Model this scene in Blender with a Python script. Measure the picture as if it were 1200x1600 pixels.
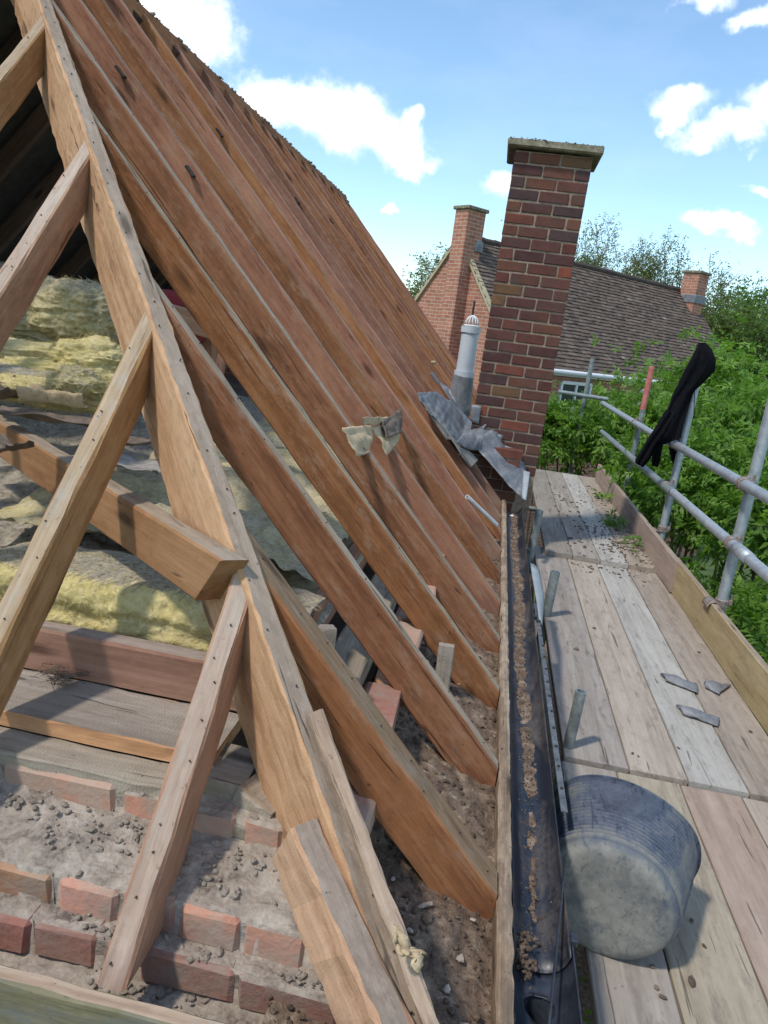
import bpy, bmesh, math, random
import numpy as np
from mathutils import Vector, Matrix, noise as mnoise
R = math.radians
for o in list(bpy.data.objects): bpy.data.objects.remove(o)
C = bpy.context.scene.collection
scn = bpy.context.scene

# ---------------------------------------------------------------- camera (origin of the place, about 6 m above the lawn)
RT = np.array([[0.97920358, 0.16182974, -0.12235798],
               [0.15659022, -0.21939379, 0.96298799],
               [0.12899552, -0.96212136, -0.24017214]])      # columns: image right, image down, view direction
cam_d = bpy.data.cameras.new('camera'); cam = bpy.data.objects.new('camera', cam_d); C.objects.link(cam)
m = Matrix.Identity(4)
for i in range(3):
    m[i][0] = RT[i, 0]; m[i][1] = -RT[i, 1]; m[i][2] = -RT[i, 2]
cam.matrix_world = m
cam_d.sensor_width = 36; cam_d.lens = 1150 / 1600 * 36; cam_d.clip_start = .02; cam_d.clip_end = 2000
scn.camera = cam

def ray(px, py): return RT @ np.array([px - 600., py - 800., 1150.])
def at(px, py, x=None, y=None, z=None):
    r = ray(px, py)
    k = x / r[0] if x is not None else (y / r[1] if y is not None else z / r[2])
    return Vector(r * k)

# ---------------------------------------------------------------- light
SUN_AZ, SUN_EL = R(227), R(57)
sd = Vector((math.sin(SUN_AZ) * math.cos(SUN_EL), math.cos(SUN_AZ) * math.cos(SUN_EL), math.sin(SUN_EL)))
ld = bpy.data.lights.new('sun', 'SUN'); ld.energy = 2.2; ld.angle = R(4); ld.color = (1, .94, .85)
lo = bpy.data.objects.new('sun', ld); C.objects.link(lo); lo.rotation_euler = sd.to_track_quat('Z', 'Y').to_euler()
scn.view_settings.view_transform = 'Standard'; scn.view_settings.look = 'None'
scn.view_settings.gamma = 1; scn.view_settings.use_curve_mapping = False
scn.view_settings.exposure = .5

def nd(nt, t, ins=None, **props):
    n = nt.nodes.new(t)
    for k, v in props.items(): setattr(n, k, v)
    for k, v in (ins or {}).items():
        s = n.inputs[k]
        if isinstance(v, bpy.types.NodeSocket): nt.links.new(v, s)
        else: s.default_value = v
    return n
def mth(nt, op, a, b=0., c=0., clamp=False):
    n = nd(nt, 'ShaderNodeMath', {0: a, 1: b, 2: c}, operation=op); n.use_clamp = clamp; return n.outputs[0]
def ramp(nt, fac, stops, interp='LINEAR'):
    n = nd(nt, 'ShaderNodeValToRGB', {0: fac}); cr = n.color_ramp; cr.interpolation = interp
    while len(cr.elements) < len(stops): cr.elements.new(.5)
    for e, (p, c) in zip(cr.elements, stops):
        e.position = p; e.color = (*c, 1) if len(c) == 3 else c
    return n.outputs[0]
def mix(nt, f, a, b, mode='MIX'):
    n = nd(nt, 'ShaderNodeMix', data_type='RGBA', blend_type=mode)
    for i, v in ((0, f), (6, a), (7, b)):
        s = n.inputs[i]
        if isinstance(v, bpy.types.NodeSocket): nt.links.new(v, s)
        else: s.default_value = v if i == 0 else (*v, 1)[:4]
    return n.outputs[2]
def vec(nt, v, scale=(1, 1, 1), loc=(0, 0, 0)):
    return nd(nt, 'ShaderNodeMapping', {'Vector': v, 'Scale': scale, 'Location': loc}).outputs[0]
def noi(nt, v, scale, detail=6., rough=.55, dist=0.):
    return nd(nt, 'ShaderNodeTexNoise', {'Vector': v, 'Scale': scale, 'Detail': detail, 'Roughness': rough, 'Distortion': dist}).outputs[0]

# world: daylight sky with cumulus
w = bpy.data.worlds.new('World'); scn.world = w; w.use_nodes = True
nt = w.node_tree; nt.nodes.clear()
gen = nd(nt, 'ShaderNodeTexCoord').outputs['Generated']
sky = nd(nt, 'ShaderNodeTexSky', sky_type='NISHITA', sun_disc=False, sun_elevation=SUN_EL, sun_rotation=SUN_AZ, air_density=1.0, dust_density=.25, ozone_density=1.6)
CL = [(300, 50, 82, 66), (255, -20, 120, 60), (440, 165, 75, 38), (535, 185, 95, 62), (600, 215, 95, 38), (655, 240, 70, 26), (640, 190, 32, 24),
      (1060, 172, 66, 24), (1130, 212, 85, 26), (1195, 175, 55, 34), (1095, 8, 55, 18), (1172, 42, 34, 20), (1130, 352, 62, 24), (1200, 285, 38, 12),
      (795, 292, 36, 30), (618, 330, 20, 9), (700, -250, 260, 90), (-500, -200, 300, 120), (1700, 100, 300, 90), (1500, 330, 120, 40), (2000, 420, 300, 80)]
dirs = []
for (px, py, a, b) in CL:
    r = ray(px, py); c = r / np.linalg.norm(r); f = 1150 / np.linalg.norm(r) / (1 if abs(px - 600) < 700 else .8)
    dirs.append((c, a / 1150 * f, b / 1150 * f))
for az, el, a, b in [(150, 25, .35, .12), (185, 35, .3, .14), (215, 18, .4, .1), (250, 40, .25, .12), (290, 22, .35, .1), (110, 40, .3, .12), (75, 20, .3, .08), (320, 50, .2, .1), (60, 55, .25, .12)]:
    c = np.array([math.sin(R(az)) * math.cos(R(el)), math.cos(R(az)) * math.cos(R(el)), math.sin(R(el))]); dirs.append((c, a, b))
wn = nd(nt, 'ShaderNodeTexNoise', {'Vector': gen, 'Scale': 9., 'Detail': 5., 'Roughness': .6}).outputs['Color']
warp = nd(nt, 'ShaderNodeVectorMath', {0: wn, 1: (.5, .5, .5)}, operation='SUBTRACT').outputs[0]
warp = nd(nt, 'ShaderNodeVectorMath', {0: warp, 1: (.10, .10, .10)}, operation='MULTIPLY').outputs[0]
gv = nd(nt, 'ShaderNodeVectorMath', {0: gen, 1: warp}, operation='ADD').outputs[0]
tot = None
for c, a, b in dirs:
    e1 = np.cross(c, [0, 0, 1.]); e1 /= np.linalg.norm(e1); e2 = np.cross(e1, c)
    d1 = nd(nt, 'ShaderNodeVectorMath', {0: gv, 1: tuple(e1 / a)}, operation='DOT_PRODUCT').outputs['Value']
    d2 = nd(nt, 'ShaderNodeVectorMath', {0: gv, 1: tuple(e2 / b)}, operation='DOT_PRODUCT').outputs['Value']
    dc = nd(nt, 'ShaderNodeVectorMath', {0: gv, 1: tuple(c)}, operation='DOT_PRODUCT').outputs['Value']
    q = mth(nt, 'ADD', mth(nt, 'MULTIPLY', d1, d1), mth(nt, 'MULTIPLY', d2, d2))
    q = mth(nt, 'SUBTRACT', 1.12, q)
    q = mth(nt, 'MULTIPLY', mth(nt, 'MAXIMUM', q, -1.), mth(nt, 'GREATER_THAN', dc, 0.))
    q = mth(nt, 'ADD', q, mth(nt, 'MULTIPLY', mth(nt, 'LESS_THAN', dc, 0.), -1.))
    tot = q if tot is None else mth(nt, 'MAXIMUM', tot, q)
cn = noi(nt, gen, 16., 9., .62)
den = mth(nt, 'ADD', tot, mth(nt, 'MULTIPLY', mth(nt, 'SUBTRACT', cn, .5), 3.0))
alpha = nd(nt, 'ShaderNodeMapRange', {'Value': den, 'From Min': -.1, 'From Max': 1.5}, interpolation_type='SMOOTHSTEP').outputs[0]
ccol = ramp(nt, nd(nt, 'ShaderNodeMapRange', {'Value': den, 'From Min': .2, 'From Max': 1.4}).outputs[0], [(0, (5.6, 6.2, 7.0)), (.6, (8.6, 8.8, 9.1)), (1, (9.6, 9.7, 9.8))])
haz = noi(nt, vec(nt, gen, (1, 1, 3)), 5., 5., .6)
thin = mth(nt, 'MULTIPLY', nd(nt, 'ShaderNodeMapRange', {'Value': haz, 'From Min': .45, 'From Max': .8}).outputs[0], .10)
skc = mix(nt, 1., sky.outputs[0], (1.0, 1.10, 1.10), 'MULTIPLY')
skc = mix(nt, mth(nt, 'MAXIMUM', alpha, thin), skc, ccol)
nd(nt, 'ShaderNodeOutputWorld', {'Surface': nd(nt, 'ShaderNodeBackground', {'Color': skc, 'Strength': .15}).outputs[0]})

# ---------------------------------------------------------------- materials
def newmat(name):
    mt = bpy.data.materials.new(name); mt.use_nodes = True; t = mt.node_tree; t.nodes.clear()
    return mt, t
def fin(t, col, rough=.85, bump=None, strength=.3, dist=.004, **kw):
    ins = {'Base Color': col if isinstance(col, bpy.types.NodeSocket) else (*col, 1), 'Roughness': rough}
    if bump is not None:
        ins['Normal'] = nd(t, 'ShaderNodeBump', {'Height': bump, 'Strength': strength, 'Distance': dist}).outputs[0]
    ins.update(kw)
    b = nd(t, 'ShaderNodeBsdfPrincipled', ins)
    nd(t, 'ShaderNodeOutputMaterial', {'Surface': b.outputs[0]})
    return b
def objvec(t):
    tc = nd(t, 'ShaderNodeTexCoord'); oi = nd(t, 'ShaderNodeObjectInfo')
    off = nd(t, 'ShaderNodeVectorMath', {0: oi.outputs['Random'], 1: (37., 91., 53.)}, operation='MULTIPLY').outputs[0]
    return tc.outputs['Object'], nd(t, 'ShaderNodeVectorMath', {0: tc.outputs['Object'], 1: off}, operation='ADD').outputs[0], oi.outputs['Random']

def wood(name, dark, mid, light, grey=None, greyamt=.0, foot=0., hue=.02, val=.3, saw=.0, rough=.85, knots=True, specks=.4, bump=.5, gscale=1., fuzz=.35):
    mt, t = newmat(name); raw, v, rnd = objvec(t)
    g1 = noi(t, vec(t, v, (1.3, 26 * gscale, 26 * gscale)), 1., 7., .62, .6)
    g2 = noi(t, vec(t, v, (4., 120 * gscale, 120 * gscale)), 1., 4., .6)
    big = noi(t, vec(t, v, (1.2, 3.5, 3.5)), 1.6, 5., .6)
    f = mth(t, 'ADD', mth(t, 'MULTIPLY', g1, .55), mth(t, 'ADD', mth(t, 'MULTIPLY', g2, .25), mth(t, 'MULTIPLY', big, .3)))
    col = ramp(t, f, [(.36, dark), (.52, mid), (.70, light)])
    hv = nd(t, 'ShaderNodeHueSaturation', {'Hue': mth(t, 'ADD', .5 - hue * .2, mth(t, 'MULTIPLY', rnd, hue)), 'Saturation': mth(t, 'ADD', .86, mth(t, 'MULTIPLY', rnd, .22)),
            'Value': mth(t, 'ADD', 1 - val / 2, mth(t, 'MULTIPLY', mth(t, 'FRACT', mth(t, 'MULTIPLY', rnd, 7.31)), val)), 'Color': col}).outputs[0]
    h = mth(t, 'ADD', mth(t, 'MULTIPLY', g1, .6), mth(t, 'MULTIPLY', g2, .5))
    fz = noi(t, vec(t, v, (22, 48, 48)), 1., 5., .7)
    hv = mix(t, mth(t, 'MULTIPLY', nd(t, 'ShaderNodeMapRange', {'Value': fz, 'From Min': .52, 'From Max': .72}).outputs[0], fuzz), hv, tuple(min(1, x * 1.12) for x in light))
    hv = mix(t, mth(t, 'MULTIPLY', nd(t, 'ShaderNodeMapRange', {'Value': fz, 'From Min': .46, 'From Max': .28}).outputs[0], fuzz * .8), hv, dark)
    h = mth(t, 'ADD', h, mth(t, 'MULTIPLY', fz, .6))
    if saw:                                   # circular-saw ridges across the grain
        wv = nd(t, 'ShaderNodeTexWave', {'Vector': v, 'Scale': 42., 'Distortion': 7., 'Detail': 4., 'Detail Scale': 2.5}, bands_direction='X').outputs['Fac']
        h = mth(t, 'ADD', h, mth(t, 'MULTIPLY', wv, saw))
        hv = mix(t, mth(t, 'MULTIPLY', wv, .18 * min(1, saw)), hv, dark)
    if grey is not None:
        gm = noi(t, vec(t, v, (3., 9., 9.)), 2.2, 8., .7)
        gm = nd(t, 'ShaderNodeMapRange', {'Value': gm, 'From Min': .62 - greyamt * .5, 'From Max': .78 - greyamt * .5}).outputs[0]
        if foot:
            sx = nd(t, 'ShaderNodeSeparateXYZ', {0: raw}).outputs[0]
            edge = mth(t, 'ADD', sx, mth(t, 'MULTIPLY', mth(t, 'SUBTRACT', g1, .5), .9))
            edge = mth(t, 'ADD', edge, mth(t, 'MULTIPLY', rnd, .28))
            fm = nd(t, 'ShaderNodeMapRange', {'Value': edge, 'From Min': foot + .06, 'From Max': foot - .06}).outputs[0]
            gm = mth(t, 'MAXIMUM', gm, mth(t, 'MULTIPLY', fm, .8))
            foot_dark = nd(t, 'ShaderNodeMapRange', {'Value': edge, 'From Min': foot + .2, 'From Max': foot + .02}).outputs[0]  # darker towards the foot
            hv = mix(t, mth(t, 'MULTIPLY', foot_dark, .45), hv, dark)
        hv = mix(t, mth(t, 'MULTIPLY', gm, .85), hv, mix(t, g1, tuple(x * .6 for x in grey), tuple(min(1, x * 1.25) for x in grey)))
    if knots:
        kn = nd(t, 'ShaderNodeTexVoronoi', {'Vector': vec(t, v, (2.2, 9, 9)), 'Scale': 1., 'Randomness': 1.}).outputs['Distance']
        km = nd(t, 'ShaderNodeMapRange', {'Value': mth(t, 'ADD', kn, mth(t, 'MULTIPLY', g2, .05)), 'From Min': .19, 'From Max': .09}).outputs[0]
        hv = mix(t, mth(t, 'MULTIPLY', km, .75), hv, tuple(x * .35 for x in dark))
    sp_ = noi(t, vec(t, v, (2.4, 48, 48)), 1., 3., .5, .9)
    sk = nd(t, 'ShaderNodeMapRange', {'Value': sp_, 'From Min': .665, 'From Max': .70}).outputs[0]
    hv = mix(t, mth(t, 'MULTIPLY', sk, .7), hv, tuple(x * .35 for x in dark)); h = mth(t, 'SUBTRACT', h, mth(t, 'MULTIPLY', sk, .5))
    if specks:
        sp = noi(t, vec(t, v, (1, 1, 1)), 70., 3., .6)
        sm = nd(t, 'ShaderNodeMapRange', {'Value': sp, 'From Min': .66, 'From Max': .74}).outputs[0]
        hv = mix(t, mth(t, 'MULTIPLY', sm, specks), hv, tuple(x * .4 for x in dark))
    fin(t, hv, rough, h, bump, .004, **{'Specular IOR Level': .25})
    return mt

M = {}
M['rafter'] = wood('rough_sawn_rafter', (.098, .038, .021), (.262, .104, .056), (.372, .176, .100), grey=(.36, .235, .165), greyamt=.14, foot=.10, val=.42, hue=.014, specks=.6, fuzz=.45)
M['hip'] = wood('sawn_hip', (.20, .09, .048), (.42, .228, .130), (.55, .335, .205), saw=.07, fuzz=.55, val=.1, bump=.55, specks=.25)
M['jack'] = wood('sawn_jack', (.165, .072, .038), (.32, .162, .086), (.44, .262, .152), saw=.06, val=.2, fuzz=.55)
M['dusty'] = wood('dusty_timber_edge', (.14, .095, .07), (.27, .20, .15), (.375, .295, .235), grey=(.31, .245, .185), greyamt=.25, val=.15, saw=.06, specks=.7, fuzz=.6)
M['pale_edge'] = wood('pale_worn_edge', (.16, .095, .06), (.33, .225, .155), (.46, .36, .275), grey=(.40, .355, .29), greyamt=.18, val=.25, specks=.8)
M['brown_edge'] = wood('brown_worn_edge', (.10, .055, .035), (.235, .135, .085), (.36, .25, .175), grey=(.34, .29, .23), greyamt=.10, val=.4, specks=.8)
M['joist'] = wood('planed_joist', (.15, .066, .038), (.27, .128, .074), (.36, .19, .118), val=.15, gscale=.8)
M['orange'] = wood('fresh_orange_edge', (.34, .15, .05), (.50, .24, .085), (.62, .34, .15), val=.1, knots=False)
M['greyplank'] = wood('grey_plank', (.15, .12, .09), (.275, .225, .175), (.375, .32, .26), grey=(.27, .22, .17), greyamt=.3, val=.12, saw=.2, specks=.6)
M['fascia_top'] = wood('splintered_fascia', (.10, .06, .035), (.29, .20, .125), (.50, .40, .29), grey=(.17, .12, .085), greyamt=.35, bump=1., specks=1., gscale=1.6, val=.1)
M['lath'] = wood('striped_lath', (.17, .10, .06), (.32, .215, .135), (.44, .325, .225), val=.1, gscale=1.1, bump=.8)
M['mossy'] = wood('green_stained_board', (.06, .06, .035), (.15, .13, .075), (.27, .22, .13), grey=(.17, .17, .15), greyamt=.3, val=.1)
M['board_grey'] = wood('scaffold_board_grey', (.16, .133, .11), (.27, .231, .19), (.36, .317, .27), grey=(.13, .11, .095), greyamt=.14, val=.25, hue=.02, gscale=.8, specks=.5, knots=False)
M['board_tan'] = wood('scaffold_board_tan', (.20, .157, .118), (.325, .266, .207), (.415, .35, .28), grey=(.18, .15, .125), greyamt=.14, val=.2, gscale=.8, specks=.5, knots=False)
M['board_white'] = wood('scaffold_board_white', (.235, .215, .19), (.36, .335, .30), (.455, .43, .39), grey=(.22, .19, .16), greyamt=.14, val=.05, gscale=.8, specks=.5, knots=False)
M['board_pink'] = wood('scaffold_board_pink', (.21, .145, .118), (.32, .235, .195), (.41, .315, .265), val=.1, gscale=.6, specks=.3, knots=False)
M['toe'] = wood('toe_board', (.21, .145, .075), (.35, .255, .145), (.46, .355, .22), grey=(.28, .23, .165), greyamt=.1, val=.2, gscale=.7, knots=False)
M['shade_rafter'] = wood('loft_shade_rafter', (.03, .016, .010), (.075, .040, .024), (.12, .070, .044), val=.4)  # for the left slope: loft shade put into the wood colour
M['endgrain'] = wood('end_grain', (.14, .09, .06), (.26, .18, .12), (.36, .26, .18), knots=False)

def speckle(name, cols, scale=8., rough=.95, bump=.6, dist=.01, detail=9., stretch=(1, 1, 1), rndval=0., **kw):
    mt, t = newmat(name); raw, v, rnd = objvec(t)
    n1 = noi(t, vec(t, v, stretch), scale, detail, .62, .4); n2 = noi(t, vec(t, v, stretch), scale * 7, 4., .6)
    f = mth(t, 'ADD', mth(t, 'MULTIPLY', n1, .7), mth(t, 'MULTIPLY', n2, .3))
    lo_, hi_ = .34, .66
    col = ramp(t, f, [(lo_ + (hi_ - lo_) * i / (len(cols) - 1), c) for i, c in enumerate(cols)])
    if rndval:
        col = nd(t, 'ShaderNodeHueSaturation', {'Value': mth(t, 'ADD', 1 - rndval / 2, mth(t, 'MULTIPLY', rnd, rndval)), 'Color': col}).outputs[0]
    fin(t, col, rough, f, bump, dist, **kw)
    return mt
M['mortar_dust'] = speckle('mortar_dust', [(.10, .077, .06), (.25, .203, .16), (.34, .285, .23), (.42, .362, .30)], 16., dist=.012, bump=.9)
M['crumbs'] = speckle('mortar_crumb', [(.20, .16, .125), (.33, .275, .22), (.44, .38, .315)], 30., rndval=.5)
M['soil'] = speckle('eave_soil', [(.045, .028, .018), (.13, .085, .055), (.20, .14, .095), (.36, .29, .21)], 26., dist=.012, bump=1.)
M['soil_crumb'] = speckle('soil_crumb', [(.04, .027, .018), (.105, .07, .047), (.19, .14, .10)], 30.)
M['mortar'] = speckle('mortar', [(.14, .105, .075), (.255, .195, .14), (.35, .285, .21)], 30., dist=.004)
M['lead'] = speckle('lead_sheet', [(.085, .09, .098), (.15, .158, .17), (.21, .22, .23), (.32, .325, .33)], 9., rough=.6, dist=.006, bump=.4, Metallic=.25)
M['lead_scrap'] = speckle('lead_scrap', [(.11, .115, .125), (.18, .185, .195), (.25, .255, .265)], 12., rough=.6, dist=.006, Metallic=.2)
M['slate'] = speckle('slate_piece', [(.13, .115, .10), (.22, .20, .175), (.33, .30, .26)], 10., rndval=.3)
M['felt_black'] = speckle('black_felt', [(.014, .011, .009), (.032, .024, .018), (.05, .038, .03)], 10.)
M['felt_tan'] = speckle('torn_felt', [(.29, .20, .11), (.46, .345, .205), (.56, .45, .29)], 20., stretch=(1, 3, 1))
M['felt_brown'] = speckle('brown_felt', [(.05, .035, .025), (.13, .095, .07), (.22, .17, .13)], 12.)
M['insul'] = None
M['concrete'] = speckle('mossy_concrete', [(.06, .055, .032), (.145, .13, .08), (.23, .205, .14), (.31, .285, .215)], 16., dist=.008)
M['grass'] = speckle('lawn', [(.03, .05, .012), (.06, .10, .025), (.09, .13, .035)], 3.)
M['galv'] = speckle('galvanised_tube', [(.27, .30, .32), (.38, .41, .43), (.48, .51, .53)], 22., rough=.5, bump=.15, dist=.002, Metallic=.45, rndval=.2)
M['galv_green'] = speckle('weathered_tube', [(.14, .17, .165), (.23, .265, .26), (.36, .39, .385)], 20., rough=.55, bump=.2, dist=.002, Metallic=.35)
M['coupler'] = speckle('rusty_coupler', [(.17, .075, .035), (.25, .20, .17), (.36, .34, .32)], 40., rough=.7, Metallic=.3)
M['redpaint'] = speckle('worn_red_paint', [(.40, .10, .08), (.52, .16, .13), (.55, .30, .26)], 14., rough=.6)
M['plastic_black'] = speckle('black_gutter_plastic', [(.012, .014, .020), (.022, .026, .036), (.045, .05, .064)], 12., rough=.38, bump=.15, dist=.002)
def dusty_plastic():
    mt, t = newmat('dusty_gutter_plastic'); tc = nd(t, 'ShaderNodeTexCoord').outputs['Object']
    n1 = noi(t, vec(t, tc, (9, 2.2, 9)), 1.6, 8., .65, .5); n2 = noi(t, tc, 60., 5., .7)
    f = nd(t, 'ShaderNodeMapRange', {'Value': mth(t, 'ADD', mth(t, 'MULTIPLY', n1, .75), mth(t, 'MULTIPLY', n2, .25)), 'From Min': .47, 'From Max': .74}).outputs[0]
    col = mix(t, f, (.014, .018, .028), (.13, .105, .085))
    fin(t, col, nd(t, 'ShaderNodeMapRange', {'Value': f, 'To Min': .35, 'To Max': .9}).outputs[0], n2, .3, .003)
    return mt
M['gutter'] = dusty_plastic()
M['plastic_grey'] = speckle('grey_plastic', [(.24, .27, .29), (.31, .335, .35), (.36, .385, .40)], 20., rough=.45, bump=.1)
M['strip_grey'] = speckle('dull_metal', [(.06, .065, .07), (.13, .14, .15), (.20, .21, .22)], 30., rough=.55, Metallic=.3)
M['pipe_grey'] = speckle('pipe_grey', [(.48, .52, .56), (.56, .60, .64), (.60, .64, .67)], 6., rough=.4, bump=.05)
M['white'] = speckle('white_paint', [(.62, .62, .61), (.76, .76, .75), (.80, .80, .79)], 10., rough=.5, bump=.05)
M['cloth'] = speckle('black_cloth', [(.004, .004, .0055), (.006, .006, .008), (.009, .009, .011)], 30., rough=1., bump=.2, **{'Specular IOR Level': .1})
M['steel'] = speckle('rusty_nail', [(.05, .035, .03), (.10, .075, .06)], 40., rough=.6, Metallic=.5)
M['redcloth'] = speckle('red_fabric', [(.16, .015, .02), (.25, .03, .035)], 20.)
M['bark'] = speckle('bark', [(.06, .045, .03), (.13, .10, .075), (.20, .165, .125)], 12.)
M['gablestone'] = speckle('verge_mortar', [(.33, .28, .17), (.46, .40, .27)], 12.)
M['glass'] = speckle('window_glass', [(.03, .035, .04), (.05, .055, .06)], 2., rough=.08, bump=0.)
M['yellow_leaf'] = speckle('yellow_leaf', [(.45, .30, .05), (.60, .45, .10)], 20.)

def insul_mat():
    mt, t = newmat('glass_wool'); tc = nd(t, 'ShaderNodeTexCoord').outputs['Object']
    n1 = noi(t, tc, 3.2, 7., .62, .5); n2 = noi(t, tc, 30., 9., .78, 1.4); n3 = noi(t, vec(t, tc, (1, 1, 6)), 70., 5., .75, 2.)
    geo = nd(t, 'ShaderNodeAttribute', attribute_name='dust')
    y = ramp(t, mth(t, 'ADD', mth(t, 'MULTIPLY', n2, .5), mth(t, 'ADD', mth(t, 'MULTIPLY', n1, .25), mth(t, 'MULTIPLY', n3, .25))), [(.30, (.27, .205, .06)), (.43, (.60, .49, .19)), (.55, (.75, .645, .33)), (.70, (.83, .76, .55))])  # ramp shares the bump noise: crevice shade and highlights put into the yellow
    g = ramp(t, n2, [(.34, (.07, .058, .043)), (.43, (.29, .248, .19)), (.55, (.44, .39, .31)), (.70, (.55, .50, .41))])
    f = mth(t, 'ADD', geo.outputs['Fac'], mth(t, 'MULTIPLY', mth(t, 'SUBTRACT', n1, .5), 1.1), clamp=True)
    col = mix(t, f, y, g)
    fin(t, col, 1., mth(t, 'ADD', n2, mth(t, 'MULTIPLY', n3, .6)), .65, .014, **{'Specular IOR Level': .05})
    return mt
M['insul'] = insul_mat()

def brickmat(name, cols, dirt=(.20, .16, .12), dirtamt=.3):
    mt, t = newmat(name); raw, v, rnd = objvec(t)
    n1 = noi(t, v, 14., 8., .65); n2 = noi(t, v, 90., 4., .6)
    base = ramp(t, rnd, [(i / (len(cols) - 1), c) for i, c in enumerate(cols)])
    hv = nd(t, 'ShaderNodeHueSaturation', {'Value': mth(t, 'ADD', .45, mth(t, 'ADD', mth(t, 'MULTIPLY', n1, .8), mth(t, 'MULTIPLY', n2, .3))), 'Color': base}).outputs[0]
    dm = noi(t, v, 9., 9., .7)
    dm = nd(t, 'ShaderNodeMapRange', {'Value': dm, 'From Min': .62 - dirtamt * .3, 'From Max': .80 - dirtamt * .3}).outputs[0]
    col = mix(t, mth(t, 'MULTIPLY', dm, .75), hv, dirt)
    fin(t, col, .9, mth(t, 'ADD', n1, n2), .5, .004, **{'Specular IOR Level': .2})
    return mt
M['brick_dark'] = brickmat('dark_red_brick', [(.062, .032, .031), (.125, .046, .036), (.072, .042, .041), (.155, .066, .042), (.085, .038, .034), (.14, .06, .046), (.10, .044, .036), (.17, .058, .040)], (.085, .06, .05), .4)
M['brick_tan'] = brickmat('tan_brick', [(.15, .082, .042), (.17, .092, .048)], (.10, .06, .045), .5)
M['brick_red'] = brickmat('bright_red_brick', [(.22, .066, .04), (.19, .06, .036)], (.15, .08, .06), .2)
M['brick_pink'] = brickmat('pink_common_brick', [(.48, .225, .15), (.51, .26, .185), (.43, .20, .13), (.50, .24, .16)], (.36, .30, .235), .75)
M['brick_orange'] = brickmat('orange_burnt_brick', [(.37, .17, .08), (.35, .15, .07)], (.30, .245, .19), .65)
M['brick_purple'] = brickmat('purple_red_brick', [(.30, .135, .10), (.33, .15, .115)], (.29, .235, .185), .7)

def brickwall(name, c1, c2, mort):
    mt, t = newmat(name); tc = nd(t, 'ShaderNodeTexCoord').outputs['Object']
    s = nd(t, 'ShaderNodeSeparateXYZ', {0: tc})
    u = mth(t, 'ADD', s.outputs[0], s.outputs[1])
    v = nd(t, 'ShaderNodeCombineXYZ', {0: u, 1: s.outputs[2], 2: 0.}).outputs[0]
    b = nd(t, 'ShaderNodeTexBrick', {'Vector': v, 'Color1': (*c1, 1), 'Color2': (*c2, 1), 'Mortar': (*mort, 1), 'Scale': 1., 'Mortar Size': .006, 'Mortar Smooth': .2, 'Bias': 0., 'Brick Width': .225, 'Row Height': .075})
    n = noi(t, tc, 5., 6., .6)
    col = nd(t, 'ShaderNodeHueSaturation', {'Value': mth(t, 'ADD', .6, mth(t, 'MULTIPLY', n, .8)), 'Color': b.outputs[0]}).outputs[0]
    fin(t, col, .9, b.outputs['Fac'], -.4, .008)
    return mt
M['wall_far'] = brickwall('orange_brickwork', (.40, .17, .10), (.30, .115, .07), (.42, .36, .29))
M['wall_near'] = brickwall('red_brickwork', (.30, .12, .08), (.22, .085, .06), (.36, .30, .24))

def tilemat():
    mt, t = newmat('lichened_roof_tiles'); tc = nd(t, 'ShaderNodeTexCoord').outputs['Object']
    n1 = noi(t, tc, 7., 8., .7); n2 = noi(t, tc, 2., 4., .6)
    vv = nd(t, 'ShaderNodeAttribute', attribute_name='tone').outputs['Fac']
    col = ramp(t, mth(t, 'ADD', mth(t, 'MULTIPLY', n1, .4), mth(t, 'ADD', mth(t, 'MULTIPLY', n2, .15), mth(t, 'MULTIPLY', vv, .45))), [(.3, (.055, .040, .032)), (.5, (.12, .086, .066)), (.66, (.175, .13, .10)), (.80, (.30, .265, .22))])
    fin(t, col, .95, n1, .6, .01)
    return mt
M['tiles'] = tilemat()

def leafmat(name, a, b, c):
    mt, t = newmat(name)
    at_ = nd(t, 'ShaderNodeAttribute', attribute_name='tone').outputs['Fac']
    col = ramp(t, at_, [(0, a), (.5, b), (1, c)])
    d = nd(t, 'ShaderNodeBsdfPrincipled', {'Base Color': col, 'Roughness': .5, 'Specular IOR Level': .3})
    tr = nd(t, 'ShaderNodeBsdfTranslucent', {'Color': mix(t, 1., col, (1.5, 1.6, .7), 'MULTIPLY')})
    ms = nd(t, 'ShaderNodeMixShader', {0: .4, 1: d.outputs[0], 2: tr.outputs[0]})
    nd(t, 'ShaderNodeOutputMaterial', {'Surface': ms.outputs[0]})
    return mt
M['leaf'] = leafmat('bright_shrub_leaf', (.06, .135, .018), (.135, .255, .036), (.235, .37, .075))
M['leaf_tree'] = leafmat('spring_tree_leaf', (.07, .09, .03), (.12, .145, .05), (.18, .20, .075))
M['leaf_dense'] = leafmat('dense_tree_leaf', (.045, .085, .018), (.085, .15, .032), (.14, .20, .055))
M['leaf_brown'] = leafmat('brown_hedge_leaf', (.07, .06, .025), (.12, .10, .045), (.12, .14, .04))

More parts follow.
